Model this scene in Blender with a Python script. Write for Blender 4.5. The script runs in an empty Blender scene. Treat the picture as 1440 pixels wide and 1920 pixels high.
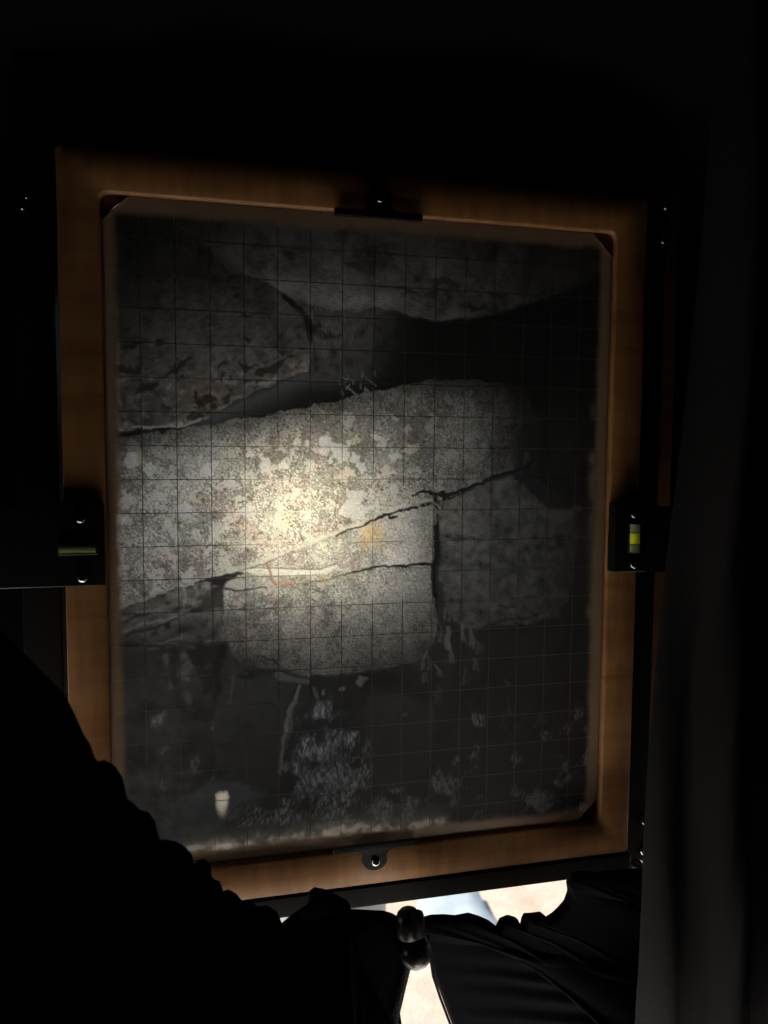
import bpy, bmesh, math, random
import numpy as np
from mathutils import Vector, Matrix, noise as mnoise

# ------------------------------------------------------------------ camera (a phone held under the focusing cloth)
# rows: right, down, forward of the phone, in a frame with x right, y down, z away; the origin is the centre of the ground glass
CV_R = np.array([[0.9704852140141204, -0.007113541917518415, -0.24105569253047593], [-0.0118061153930543, 0.9969649304922483, -0.07695156273859244], [0.24087146991556624, 0.07752628515525137, 0.9674557406366107]])
CV_T = np.array([-0.004528762169070145, 0.012136813579392818, 0.32456078848282793])
CV_F = 1506.163
H = 1.35                                             # height of the glass centre above the ground
CAM = -CV_R.T @ CV_T                                 # (-0.0736, -0.0373, -0.3142) in that frame
scene = bpy.context.scene
COL = scene.collection
cam_data = bpy.data.cameras.new("phone_camera")
cam = bpy.data.objects.new("phone_camera", cam_data); COL.objects.link(cam)
cvt = lambda v: Vector((v[0], v[2], -v[1]))
rx, dn, fw = cvt(CV_R[0]), cvt(CV_R[1]), cvt(CV_R[2])
M = Matrix((( rx.x, -dn.x, -fw.x, 0), (rx.y, -dn.y, -fw.y, 0), (rx.z, -dn.z, -fw.z, 0), (0, 0, 0, 1)))
M.translation = cvt(CAM) + Vector((0, 0, H))
cam.matrix_world = M
cam_data.sensor_fit = 'HORIZONTAL'; cam_data.sensor_width = 36.0; cam_data.lens = CV_F / 1440 * 36
cam_data.clip_start = 0.01; cam_data.clip_end = 2000
cam_data.dof.use_dof = True; cam_data.dof.focus_distance = 0.325; cam_data.dof.aperture_fstop = 24.0
scene.camera = cam

# ------------------------------------------------------------------ daylight
SUN_EL, SUN_ROT = math.radians(50), math.radians(-80)
world = bpy.data.worlds.new("World"); scene.world = world; world.use_nodes = True
wn = world.node_tree; wn.nodes.clear()
sky = wn.nodes.new("ShaderNodeTexSky"); sky.sky_type = 'NISHITA'; sky.sun_disc = False
sky.sun_elevation = SUN_EL; sky.sun_rotation = SUN_ROT
bg = wn.nodes.new("ShaderNodeBackground"); bg.inputs[1].default_value = 0.12
wo = wn.nodes.new("ShaderNodeOutputWorld")
wn.links.new(sky.outputs[0], bg.inputs[0]); wn.links.new(bg.outputs[0], wo.inputs[0])
sun_d = bpy.data.lights.new("sun", 'SUN'); sun_d.energy = 5.0; sun_d.angle = math.radians(0.5); sun_d.color = (1.0, 0.93, 0.82)
sun = bpy.data.objects.new("sun", sun_d); COL.objects.link(sun)
sd = Vector((math.sin(SUN_ROT) * math.cos(SUN_EL), math.cos(SUN_ROT) * math.cos(SUN_EL), math.sin(SUN_EL)))   # towards the sun
sun.rotation_euler = sd.to_track_quat('Z', 'Y').to_euler(); sun.location = (0, 0, 6)
scene.view_settings.view_transform = 'Standard'; scene.view_settings.look = 'None'
scene.view_settings.exposure = 2.1; scene.view_settings.gamma = 1.0
scene.cycles.max_bounces = 8; scene.cycles.diffuse_bounces = 4; scene.cycles.glossy_bounces = 3; scene.cycles.transmission_bounces = 6
scene.cycles.sample_clamp_indirect = 4.0; scene.cycles.use_denoising = True

# scattering lobes of the frosted glass (roughness, index, distribution), their shares, and the lens light
LOBE_N, LOBE_W = (.70, 1.45, 'BECKMANN'), (1.0, 2.1, 'GGX')
MIX_N, MIX_T = .20, .165
LENS_W = .047
TENT_LEFT = -.100

# ------------------------------------------------------------------ helpers
def pix(px, py, Y=0.0):
    """point in the plane Y (metres from the glass, minus = towards the phone) that the phone sees at (px, py) of 1440 x 1920"""
    d = CV_R.T @ np.array([(px - 720) / CV_F, (py - 960) / CV_F, 1.0]); k = (Y - CAM[2]) / d[2]; q = CAM + k * d
    return Vector((q[0], Y, -q[1]))
MATS = {}
def mat(name, base=(.5, .5, .5), rough=.5, metal=0.0, spec=.5, **kw):
    m = bpy.data.materials.new(name); m.use_nodes = True; b = m.node_tree.nodes["Principled BSDF"]
    b.inputs["Base Color"].default_value = (*base, 1); b.inputs["Roughness"].default_value = rough
    b.inputs["Metallic"].default_value = metal; b.inputs["Specular IOR Level"].default_value = spec
    for k, v in kw.items(): b.inputs[k.replace('_', ' ')].default_value = v
    MATS[name] = m; return m
def nd(m, typ, **kw):
    n = m.node_tree.nodes.new(typ)
    for k, v in kw.items(): setattr(n, k, v)
    return n
def lk(m, a, b): m.node_tree.links.new(a, b)
def tex_noise(m, scale, detail=4, rough=.55, vec=None, dist=0.0):
    n = nd(m, "ShaderNodeTexNoise"); n.inputs["Scale"].default_value = scale; n.inputs["Detail"].default_value = detail
    n.inputs["Roughness"].default_value = rough; n.inputs["Distortion"].default_value = dist
    lk(m, vec if vec is not None else nd(m, "ShaderNodeTexCoord").outputs["Object"], n.inputs["Vector"])
    return n
def ramp(m, src, stops):
    r = nd(m, "ShaderNodeValToRGB"); e = r.color_ramp.elements
    while len(e) < len(stops): e.new(.5)
    for i, (p_, c) in enumerate(stops): e[i].position = p_; e[i].color = (*c, 1) if len(c) == 3 else c
    lk(m, src, r.inputs[0]); return r
def mapped(m, scale, rot=(0, 0, 0)):
    tc = nd(m, "ShaderNodeTexCoord"); mp = nd(m, "ShaderNodeMapping"); mp.inputs["Scale"].default_value = scale; mp.inputs["Rotation"].default_value = rot
    lk(m, tc.outputs["Object"], mp.inputs[0]); return mp.outputs[0]
def bump(m, src, dist, strength=1.0):
    b = nd(m, "ShaderNodeBump"); b.inputs["Strength"].default_value = strength; b.inputs["Distance"].default_value = dist
    lk(m, src, b.inputs["Height"]); lk(m, b.outputs[0], m.node_tree.nodes["Principled BSDF"].inputs["Normal"]); return b
def pbsdf(m): return m.node_tree.nodes["Principled BSDF"]

WORLD_OF = {}
def empty(name, loc, label=None, cat=None, group=None):
    o = bpy.data.objects.new(name, None); COL.objects.link(o); o.location = loc; o.empty_display_size = .02; WORLD_OF[o.name] = Vector(loc)
    if label: o['label'] = label
    if cat: o['category'] = cat
    if group: o['group'] = group
    return o
def obj(name, bm, material, parent=None, smooth=False, label=None, cat=None, group=None, kind=None, origin=None, auto=None):
    """bm in scene coordinates (glass centre at 0,0,0); linked with its own origin and, if given, under its thing"""
    me = bpy.data.meshes.new(name)
    if isinstance(bm, bmesh.types.BMesh):
        bmesh.ops.recalc_face_normals(bm, faces=bm.faces[:]); bm.to_mesh(me); bm.free()
    else:
        me.from_pydata(*bm)
    co = np.empty(len(me.vertices) * 3, np.float32); me.vertices.foreach_get('co', co); co = co.reshape(-1, 3)
    c = np.array(origin if origin is not None else (co.min(0) + co.max(0)) / 2, np.float32)
    co -= c; me.vertices.foreach_set('co', co.ravel()); me.update()
    o = bpy.data.objects.new(name, me); COL.objects.link(o)
    wpos = Vector((float(c[0]), float(c[1]), float(c[2]) + H)); WORLD_OF[o.name] = wpos
    if parent is not None:
        o.parent = parent; o.location = wpos - WORLD_OF[parent.name]
    else: o.location = wpos
    me.materials.append(material)
    if smooth or auto:
        me.polygons.foreach_set('use_smooth', [True] * len(me.polygons))
        if auto: me.set_sharp_from_angle(angle=math.radians(auto))
    for k, v in (('label', label), ('category', cat), ('group', group), ('kind', kind)):
        if v: o[k] = v
    return o
def new(): return bmesh.new()
def box(bm, x0, x1, y0, y1, z0, z1, bev=0.0, seg=2):
    b = bmesh.new(); bmesh.ops.create_cube(b, size=1)
    for v in b.verts: v.co = Vector(((x0 + x1) / 2 + v.co.x * (x1 - x0), (y0 + y1) / 2 + v.co.y * (y1 - y0), (z0 + z1) / 2 + v.co.z * (z1 - z0)))
    if bev: bmesh.ops.bevel(b, geom=b.edges[:], offset=bev, segments=seg, profile=.7, affect='EDGES')
    me = bpy.data.meshes.new('t'); b.to_mesh(me); b.free(); bm.from_mesh(me); bpy.data.meshes.remove(me); return bm
def prism(bm, pts, y0, y1, bev=0.0):
    """outline in x,z extruded from y0 (near) to y1 (far), with a small rounded front edge"""
    b = bmesh.new(); vs = [b.verts.new((x, y1, z)) for x, z in pts]; f = b.faces.new(vs)
    r = bmesh.ops.extrude_face_region(b, geom=[f])
    for v in [g for g in r['geom'] if isinstance(g, bmesh.types.BMVert)]: v.co.y = y0
    if bev:
        ed = [e for e in b.edges if all(abs(v.co.y - y0) < 1e-7 for v in e.verts)]
        bmesh.ops.bevel(b, geom=ed, offset=bev, segments=3, profile=.6, affect='EDGES', clamp_overlap=True)
    me = bpy.data.meshes.new('t'); b.to_mesh(me); b.free(); bm.from_mesh(me); bpy.data.meshes.remove(me); return bm
def lathe(bm, prof, centre, axis='Y', n=32):
    """prof: (radius, height) pairs; axis Y: height runs along +Y"""
    rings = []
    for r, h in prof:
        ring = []
        for k in range(n):
            a = 2 * math.pi * k / n
            p = (r * math.cos(a), h, r * math.sin(a)) if axis == 'Y' else ((r * math.cos(a), r * math.sin(a), h) if axis == 'Z' else (h, r * math.cos(a), r * math.sin(a)))
            ring.append(bm.verts.new(Vector(centre) + Vector(p)))
        rings.append(ring)
    for a, b in zip(rings, rings[1:]):
        for k in range(n): bm.faces.new((a[k], a[(k + 1) % n], b[(k + 1) % n], b[k]))
    for ring in (rings[0], rings[-1]): bm.faces.new(ring)
    return bm
def rrect(cx, cz, hx, hz, r, n=6):
    out = []
    for sx, sz, a0 in ((1, 1, 0), (-1, 1, 90), (-1, -1, 180), (1, -1, 270)):
        for k in range(n + 1):
            a = math.radians(a0 + 90 * k / n); out.append((cx + sx * (hx - r) + r * math.cos(a), cz + sz * (hz - r) + r * math.sin(a)))
    return out
def loft_rings(bm, rings, close=False):
    rr = [[bm.verts.new(p) for p in ring] for ring in rings]
    pairs = list(zip(rr, rr[1:])) + ([(rr[-1], rr[0])] if close else [])
    for a, b in pairs:
        n = len(a)
        for k in range(n): bm.faces.new((a[k], a[(k + 1) % n], b[(k + 1) % n], b[k]))
    return bm
def tube(bm, pts, r, n=10, caps=True):
    pts = [Vector(p) for p in pts]; rings = []; up = Vector((0, 1, 0))
    for i, p in enumerate(pts):
        t = (pts[min(i + 1, len(pts) - 1)] - pts[max(i - 1, 0)]).normalized()
        a = t.cross(up); a = a.normalized() if a.length > 1e-4 else t.cross(Vector((1, 0, 0))).normalized(); b = t.cross(a)
        rad = r[i] if isinstance(r, (list, tuple)) else r
        rings.append([bm.verts.new(p + a * rad * math.cos(2 * math.pi * k / n) + b * rad * math.sin(2 * math.pi * k / n)) for k in range(n)])
    for a, b in zip(rings, rings[1:]):
        for k in range(n): bm.faces.new((a[k], a[(k + 1) % n], b[(k + 1) % n], b[k]))
    if caps:
        for ring in (rings[0], rings[-1]): bm.faces.new(ring)
    return bm

# ------------------------------------------------------------------ the picture that the lens throws on the ground glass
# everything below is drawn in "picture units" (a 1440 x 1920 layout); PX, PY give those units for each vertex of the pane
def homography(x_mm, z_mm):
    X = np.stack([x_mm / 1000.0, -z_mm / 1000.0, np.zeros_like(x_mm)], -1)
    c = X @ CV_R.T + CV_T
    return CV_F * c[..., 0] / c[..., 2] + 720.0, CV_F * c[..., 1] / c[..., 2] + 960.0

def make_picture(xs, zs):
    rng = np.random.RandomState(7)
    nx, nz = len(xs), len(zs)
    XM, ZM = np.meshgrid(xs, zs)
    PX, PY = homography(XM, ZM)
    step = abs(xs[1] - xs[0]) * 4.7                     # picture units per vertex
    fx = np.fft.fftfreq(nx)[None, :]; fz = np.fft.fftfreq(nz)[:, None]
    def noise(scale, beta=1.0, ax=1.0, az=1.0, octs=None, rot=0.0):
        # spectral noise, feature size "scale" picture units, normalised to 0 mean, unit deviation
        c, s = math.cos(rot), math.sin(rot)
        u = (fx * c + fz * s) * az; v = (-fx * s + fz * c) * ax
        f = np.sqrt(u * u + v * v) + 1e-6
        f0 = step / (scale * 2.3)
        amp = 1.0 / (1.0 + (f / f0) ** (1.3 + beta)) * (f / f0) / np.sqrt(1 + (f / f0) ** 2)
        w = rng.normal(size=(nz, nx))
        n = np.fft.ifft2(np.fft.fft2(w) * amp).real
        return (n - n.mean()) / (n.std() + 1e-9)
    def ss(a, b, x):
        t = np.clip((x - a) / (b - a), 0, 1); return t * t * (3 - 2 * t)
    def mix(a, b, m): return a + (b - a) * m[..., None] if np.ndim(a) == 3 or np.ndim(b) == 3 or np.ndim(b) == 1 else a + (b - a) * m
    wx, wy = noise(8, 2) * 1.0 + noise(30, 2) * 1.8, noise(8, 2) * 1.0 + noise(30, 2) * 1.8
    def seg(pts, warp=1.0, rad=40.0):
        # signed-free distance to a polyline and position along it
        QX, QY = PX + wx * warp, PY + wy * warp
        D = np.full(PX.shape, 1e6); T = np.zeros(PX.shape); L = 0.0
        tot = sum(math.dist(pts[i][:2], pts[i + 1][:2]) for i in range(len(pts) - 1))
        for i in range(len(pts) - 1):
            ax_, ay_ = pts[i][:2]; bx_, by_ = pts[i + 1][:2]
            lx, hx = min(ax_, bx_) - rad, max(ax_, bx_) + rad; ly, hy = min(ay_, by_) - rad, max(ay_, by_) + rad
            m = (QX > lx) & (QX < hx) & (QY > ly) & (QY < hy)
            if m.any():
                dx, dy = bx_ - ax_, by_ - ay_; ll = dx * dx + dy * dy + 1e-9
                t = np.clip(((QX[m] - ax_) * dx + (QY[m] - ay_) * dy) / ll, 0, 1)
                d = np.hypot(QX[m] - ax_ - t * dx, QY[m] - ay_ - t * dy)
                o = D[m]; k = d < o; o[k] = d[k]; D[m] = o
                tt = T[m]; tt[k] = (L + t[k] * math.sqrt(ll)) / tot; T[m] = tt
            L += math.dist(pts[i][:2], pts[i + 1][:2])
        return D, T
    def stroke(pts, w0, w1=None, soft=1.5, warp=0.6):
        w1 = w0 if w1 is None else w1
        D, T = seg(pts, warp, rad=max(w0, w1) + soft + 6)
        w = w0 + (w1 - w0) * T
        return 1 - ss(w * 0.5, w * 0.5 + soft, D)
    def poly(pts, soft=2.0, warp=1.0):
        QX, QY = PX + wx * warp, PY + wy * warp
        ins = np.zeros(PX.shape, bool); n = len(pts)
        for i in range(n):
            x0, y0 = pts[i]; x1, y1 = pts[(i + 1) % n]
            c = (y0 > QY) != (y1 > QY)
            if y1 != y0: ins ^= c & (QX < (x1 - x0) * (QY - y0) / (y1 - y0) + x0)
        D, _ = seg(list(pts) + [pts[0]], warp, rad=soft * 3 + 8)
        sd = np.where(ins, D, -D)
        return ss(-soft, soft, sd)
    def blob(x, y, rx, ry, rot=0.0, soft=0.35, warp=1.6):
        c, s = math.cos(rot), math.sin(rot)
        QX, QY = PX + wx * warp - x, PY + wy * warp - y
        r = np.hypot((QX * c + QY * s) / rx, (-QX * s + QY * c) / ry)
        return 1 - ss(1 - soft, 1 + soft, r)
    def gauss(x, y, rx, ry, rot=0.0):
        c, s = math.cos(rot), math.sin(rot); QX, QY = PX - x, PY - y
        return np.exp(-(((QX * c + QY * s) / rx) ** 2 + ((-QX * s + QY * c) / ry) ** 2))
    C = lambda *a: np.array(a, float)
    fine, fine2, med, big, huge = noise(2.0, 1.0), noise(4.2, 2), noise(13, 2), noise(40, 2), noise(110, 2)
    streak = noise(6, 2, 0.25, 1.2); vstreak = noise(7, 2, 1.3, 0.22)
    grain = 1 + 0.17 * fine + 0.12 * fine2

    # --- forest floor / shade at the foot of the rocks (lowest, since the picture stands on its head)
    img = np.empty(PX.shape + (3,)); img[:] = C(.028, .028, .030)
    img *= (1 + .10 * big + .07 * med + .04 * fine)[..., None]

    # --- top rock
    rockB = poly([(150, 340), (1200, 340), (1200, 500), (1110, 520), (1060, 545), (1000, 566), (945, 583), (880, 594), (820, 602), (765, 592), (705, 574), (665, 587),
                  (600, 576), (560, 566), (520, 541), (470, 520), (430, 510), (400, 470), (330, 430), (150, 400)], 2.5)
    tB = np.clip(.088 + .014 * streak + .012 * med + .007 * fine + .016 * big, .03, .4)
    tB *= .35 + .65 * ss(330, 520, PX) ; tB *= 1 - .38 * ss(850, 1100, PX)
    tB *= 1 + .55 * gauss(700, 565, 120, 16) + .45 * gauss(610, 550, 90, 22, .3) + .3 * gauss(820, 590, 60, 10)
    tB *= .55 + .45 * ss(400, 520, PY)
    img = mix(img, tB[..., None] * C(1.02, .99, .95), rockB)
    for (x, y, a, b, r) in [(665, 496, 20, 6, .1), (545, 478, 14, 9, .5), (830, 530, 34, 8, .2), (890, 574, 26, 5, .1), (940, 553, 18, 4, -.1), (760, 545, 20, 5, .3)]:
        img = mix(img, img * .45, blob(x, y, a, b, r))
    # --- black hollow between the top rock and the lit slab
    hollow = poly([(690, 590), (765, 594), (820, 604), (880, 597), (945, 586), (1000, 570), (1060, 549), (1130, 515), (1160, 640), (1160, 1010), (1010, 900), (1003, 770), (985, 735),
                   (900, 722), (800, 718), (720, 733), (640, 752), (560, 772), (460, 790), (340, 808), (190, 828), (190, 812), (340, 800), (400, 775), (480, 742), (560, 705), (600, 690), (690, 680)], 5)
    DH, _h = seg([(700, 600), (680, 690), (577, 700), (520, 718), (470, 739), (420, 764), (385, 784), (340, 800)], .4, 120)
    tone = .004 + .0015 * big + .060 * np.exp(-(DH / 26) ** 1.5) * (1 - ss(640, 760, PX)) * (1 - .8 * ss(420, 330, PX)) + .020 * gauss(1060, 850, 60, 120)
    img = mix(img, np.clip(tone, .006, 1)[..., None] * C(.95, 1, 1.04), hollow)
    # --- middle piece of rock between boulder and hollow
    rockM = poly([(545, 558), (600, 577), (665, 588), (705, 575), (735, 590), (800, 600), (800, 700), (668, 712), (600, 715), (572, 712), (586, 650), (578, 605), (556, 580)], 3)
    tM = np.clip(.078 + .014 * vstreak + .016 * med + .01 * fine, .02, 1) * (1 - .45 * ss(640, 690, PY))
    img = mix(img, tM[..., None] * C(1.02, 1, .96), rockM * (1 - ss(585, 790, PX + .35 * (PY - 640))))
    for (x, y, a, b) in [(600, 612, 9, 6), (612, 630, 22, 7), (640, 632, 7, 5), (588, 622, 8, 10)]: img = mix(img, img * .4, blob(x, y, a, b))
    # --- big boulder upper left
    A = [(150, 380), (330, 425), (400, 470), (432, 512), (470, 521), (520, 543), (556, 577), (580, 606), (588, 650), (577, 694), (548, 706), (520, 716), (470, 737), (420, 762), (385, 783), (352, 797), (280, 803), (150, 812)]
    rockA = poly(A, 2)
    DA, _ = seg(A[9:], .6, 60)
    tA = .070 + .010 * noise(9, 2, .5, 1.1, rot=-.35) + .009 * med + .011 * fine + .010 * big
    tA = np.clip(tA, .02, 1) * (.22 + .78 * ss(430, 690, PY + .15 * (PX - 400))) * (.75 + .25 * ss(220, 330, PX))
    tA *= 1 + .9 * np.exp(-DA / 9.0) * (.6 + .4 * med.clip(-1, 1))
    img = mix(img, tA[..., None] * mix(np.broadcast_to(C(1.02, .99, .95), PX.shape + (3,)), C(1.10, .97, .90), ss(.2, 1.5, huge)), rockA)
    lA = ss(.9, 1.5, noise(10, 2)) * ss(620, 720, PY) * rockA
    img = mix(img, img * 1.7 + .02, lA * .7)
    for (x, y, a, b, r) in [(417, 682, 11, 8, 0), (461, 683, 9, 8, 0), (474, 684, 10, 3, 0), (503, 692, 27, 9, -.4), (492, 702, 14, 6, 0), (523, 683, 6, 4, 0), (415, 708, 5, 3, 0), (434, 711, 6, 3, .2), (438, 729, 5, 4, 0),
                            (394, 744, 16, 7, 0), (380, 750, 9, 10, .4), (364, 747, 8, 7, 0), (375, 757, 10, 5, .3), (430, 744, 13, 6, -.4), (403, 757, 7, 5, -.5), (484, 719, 6, 3, 0), (366, 783, 9, 5, -.6), (372, 775, 8, 5, 0),
                            (340, 708, 7, 4, 0), (276, 728, 26, 6, -.55), (330, 692, 22, 6, -.5), (356, 678, 12, 4, -.5), (300, 640, 14, 5, -.7), (240, 653, 34, 4, -.15), (235, 690, 34, 9, -.1), (316, 765, 6, 3, 0), (548, 670, 8, 3, -.5), (532, 680, 6, 4, -.5),
                            (556, 690, 5, 2.5, 0), (525, 660, 4, 7, 0), (466, 640, 7, 4, 0), (460, 590, 12, 3, -.4)]:
        img = mix(img, C(.020, .016, .015), blob(x, y, a, b, r, .25, 1.9) * .9 * rockA)
    img = mix(img, C(.25, .255, .25), stroke([(250, 800), (300, 801), (345, 798), (375, 786)], 1, 3.5, 2) * .75)
    img = mix(img, C(.21, .21, .20), stroke([(485, 722), (505, 717), (518, 709)], 2.5, 2, 2) * .7)
    img = mix(img, img * .25, stroke([(535, 553), (552, 572), (566, 582), (578, 600), (582, 640)], 4, 9, 4))

    # --- the lit slab
    top = [(150, 834), (215, 824), (275, 812), (340, 805), (400, 795), (460, 786), (520, 775), (560, 766), (640, 748), (720, 729), (800, 714), (900, 712), (985, 722)]
    bot = [(1003, 770), (1005, 850), (985, 876), (960, 886), (905, 904), (860, 918), (820, 932), (790, 944), (742, 956), (700, 974), (640, 1000), (600, 1015), (560, 1032), (520, 1048), (480, 1060), (440, 1072), (400, 1082), (330, 1104), (270, 1126), (225, 1142), (150, 1165)]
    slab = poly(top + bot, 1.6)
    Dt, _ = seg(top, .6, 90)
    base = .235 + .024 * med + .024 * big
    l1 = ss(.0, .7, .62 * noise(2.8, 1.4) + .40 * fine + .50 * noise(16, 2) + .62 * huge - .55 * gauss(560, 800, 300, 50) + .55 * gauss(560, 960, 190, 80) - .3 * gauss(880, 820, 120, 60))          # crusty fine lichen
    l2 = ss(.95, 1.25, noise(17, 2.6) + .28 * fine2)                                                  # rounder pale rosettes
    pits = ss(.95, 1.7, noise(4.2, 1.4) + .25 * med)
    def lichen(base, k1=1.0, k2=1.0, kp=1.0, lo=.35):
        g = base * (1 + .15 * fine + .12 * fine2)
        t = g + k1 * l1 * (.185 + .05 * fine)
        t = t + k2 * l2 * (.50 - t) * .8
        return np.clip(t * (1 - .48 * kp * pits), .02, 1)
    tD = lichen(base * (1 + 0 * PX))
    rel = .26 + .50 * ss(0, 60, Dt) + .24 * ss(40, 150, Dt)                                                                   # rounded shoulder at the top
    fade = (1 - .42 * ss(700, 830, PX)) * (1 - .84 * ss(840, 1005, PX)) * (.85 + .15 * ss(215, 300, PX))
    tD = tD * rel * fade
    hue = mix(np.broadcast_to(C(.99, 1.0, .95), PX.shape + (3,)), C(1.06, .965, .93), ss(.1, 1.1, noise(30, 2) + .4 * noise(90, 2)))
    hue = mix(hue, C(.97, 1.0, .80), ss(.5, 1.4, noise(38, 2)) * .7)
    hue = mix(hue, C(1, 1, .98), l1 * .5)
    img = mix(img, tD[..., None] * hue, slab)
    # large pale lichens
    pale = np.zeros(PX.shape)
    for (x, y, a, b, r) in [(612, 828, 10, 12, .3), (606, 843, 13, 9, 0), (632, 838, 14, 12, 0), (648, 842, 9, 10, 0), (640, 856, 12, 10, 0), (655, 832, 5, 9, 0), (668, 858, 7, 11, -.4), (674, 872, 6, 9, 0), (622, 866, 6, 4, 0), (499, 865, 11, 10, 0), (494, 878, 8, 10, .4),
                            (396, 866, 8, 10, 0), (385, 878, 9, 14, 0), (407, 860, 7, 6, 0), (469, 858, 6, 6, 0), (532, 874, 11, 10, 0), (558, 828, 7, 5, 0), (574, 829, 6, 4, 0), (675, 932, 20, 12, .1), (662, 950, 26, 13, -.3), (680, 962, 22, 10, -.3),
                            (652, 932, 9, 9, 0), (318, 985, 10, 14, .3), (326, 1000, 10, 9, 0), (228, 972, 17, 12, .2), (252, 868, 10, 14, 0), (282, 875, 9, 12, .3), (350, 962, 12, 13, 0), (740, 856, 7, 9, 0), (710, 820, 8, 5, 0), (780, 880, 10, 6, 0), (850, 850, 14, 8, 0), (905, 842, 10, 9, 0),
                            (433, 905, 12, 8, 0), (460, 960, 14, 10, 0), (400, 1010, 12, 9, 0), (300, 930, 11, 8, 0)]:
        pale = np.maximum(pale, blob(x, y, a, b, r, .14, 2.0))
    img = mix(img, (.50 + .035 * fine + .02 * med)[..., None] * C(.96, .99, 1.03) * fade[..., None], pale * slab * .8)
    img = mix(img, img * C(1.10, .90, .78), blob(655, 800 + 70, 10, 8) * .0 * slab)
    # fresh, lichen-free lip of the slab above the diagonal joint
    lip, _t = seg([(760, 950), (700, 972), (640, 997), (600, 1012), (560, 1029), (520, 1045), (470, 1060), (420, 1076), (330, 1104), (225, 1142)], .5, 30)
    img = mix(img, (.50 + .02 * fine)[..., None] * C(1, 1, .95) * (.55 + .45 * ss(215, 420, PX))[..., None], (1 - ss(3, 11, lip)) * slab * (.45 + .3 * ss(-.5, .8, med)) * (1 - ss(735, 775, PX)))

    # --- layered rock, lower left
    rockL = poly([(150, 1165), (225, 1142), (270, 1126), (330, 1104), (385, 1092), (398, 1096), (396, 1120), (370, 1135), (340, 1155), (420, 1135), (424, 1200), (350, 1212), (215, 1222), (150, 1225)], 2.5)
    wl = np.sin((PY + .42 * PX + 9 * big + 3 * med) / 4.6)
    tL = np.clip(.125 + .026 * wl + .03 * med + .02 * fine, .03, 1) * (1 - .55 * ss(1120, 1215, PY + .25 * (PX - 330))) * (.6 + .4 * ss(215, 330, PX))
    img = mix(img, tL[..., None] * C(1, 1, .95), rockL)
    img = mix(img, (.30 + .05 * fine)[..., None] * C(1, 1, .98), stroke([(232, 1137), (270, 1124), (330, 1100), (372, 1088), (400, 1078)], 2.5, 3, 2) * .7)
    for p, w in (([(215, 1172), (245, 1158), (280, 1150)], 4), ([(215, 1204), (250, 1186), (290, 1178), (330, 1160)], 3), ([(240, 1156), (262, 1152)], 5), ([(215, 1213), (280, 1210), (338, 1202)], 5)):
        img = mix(img, img * .3, stroke(p, w, 1.5, 3))
    for p in ([(225, 1165), (255, 1150), (280, 1144)], [(218, 1190), (262, 1172), (330, 1156)], [(300, 1206), (338, 1199)], [(340, 1098), (350, 1120), (345, 1136)], [(360, 1092), (372, 1112), (362, 1132)], [(380, 1100), (392, 1104), (420, 1097)]):
        img = mix(img, img + .085, stroke(p, 2.5, 1.5, 3))
    # dark opening under the slab's lip
    img = mix(img, C(.018, .018, .020), poly([(398, 1092), (423, 1080), (424, 1103), (402, 1098)], 2, .5))
    img = mix(img, C(.050, .045, .040) * (1 + 0), poly([(385, 1120), (424, 1104), (426, 1140), (370, 1138)], 3, .5))

    # --- upper right block under the joint
    rockE = poly([(455, 1068), (520, 1049), (560, 1033), (600, 1016), (640, 1001), (700, 975), (742, 958), (820, 934), (816, 1000), (812, 1060), (760, 1062), (700, 1066), (640, 1078), (600, 1086), (520, 1100), (430, 1092)], 1.5)
    tE = lichen(.30 + .03 * med + .03 * big, .75, .9, .55)
    tE = tE * (1 - .45 * ss(750, 815, PX + .3 * (1010 - PY)))
    img = mix(img, tE[..., None] * hue, rockE)
    img = mix(img, img * 1.35 + .03, gauss(738, 1050, 22, 22) * rockE)
    stain = (gauss(693, 1000, 12, 22) + .7 * gauss(712, 1000, 5, 22) + .5 * gauss(680, 1025, 6, 14)) * (.75 + .35 * vstreak)
    img = mix(img, C(.58, .43, .22), np.clip(stain, 0, .85) * rockE)
    img = mix(img, (.62 + .05 * streak)[..., None] * C(1.0, .99, .97), poly([(448, 1071), (480, 1064), (520, 1066), (560, 1067), (600, 1069), (632, 1060), (612, 1076), (580, 1079), (520, 1079), (480, 1076)], 2, .4) * .9)
    img = mix(img, img * .45, stroke([(470, 1064), (520, 1065), (560, 1067), (598, 1067), (632, 1057)], 1.2, 1.2, 1.5, .3) * .8)
    img = mix(img, C(.30, .16, .10), stroke([(499, 1056), (506, 1070), (508, 1082), (516, 1096)], 4, 2, 1.5, .4) * .85)
    img = mix(img, C(.45, .22, .13), (gauss(530, 1097, 16, 7) + .7 * gauss(546, 1090, 10, 6)) * (.55 + .3 * med.clip(-1, 1)).clip(0, 1))
    img = mix(img, C(.44, .42, .16), gauss(612, 1087, 11, 6) * .65)
    # rust on the slab
    for (x, y, a, b) in ((482, 1010, 9, 14), (495, 1022, 12, 6), (560, 945, 10, 10), (640, 885, 14, 8), (655, 898, 18, 7), (452, 985, 14, 10)):
        img = mix(img, img * C(1.02, .86, .80), gauss(x, y, a, b) * .8 * slab)

    # --- lower block
    rockF = poly([(421, 1108), (424, 1093), (455, 1083), (520, 1100), (600, 1087), (640, 1079), (700, 1067), (760, 1063), (813, 1062), (814, 1110), (816, 1160), (812, 1205), (800, 1232), (770, 1243), (720, 1252), (660, 1262), (600, 1266), (560, 1262), (500, 1250), (455, 1244), (428, 1225), (418, 1190), (421, 1150)], 3.5)
    tF = lichen(.27 + .03 * med + .03 * big, .85, .7, .8)
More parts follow.
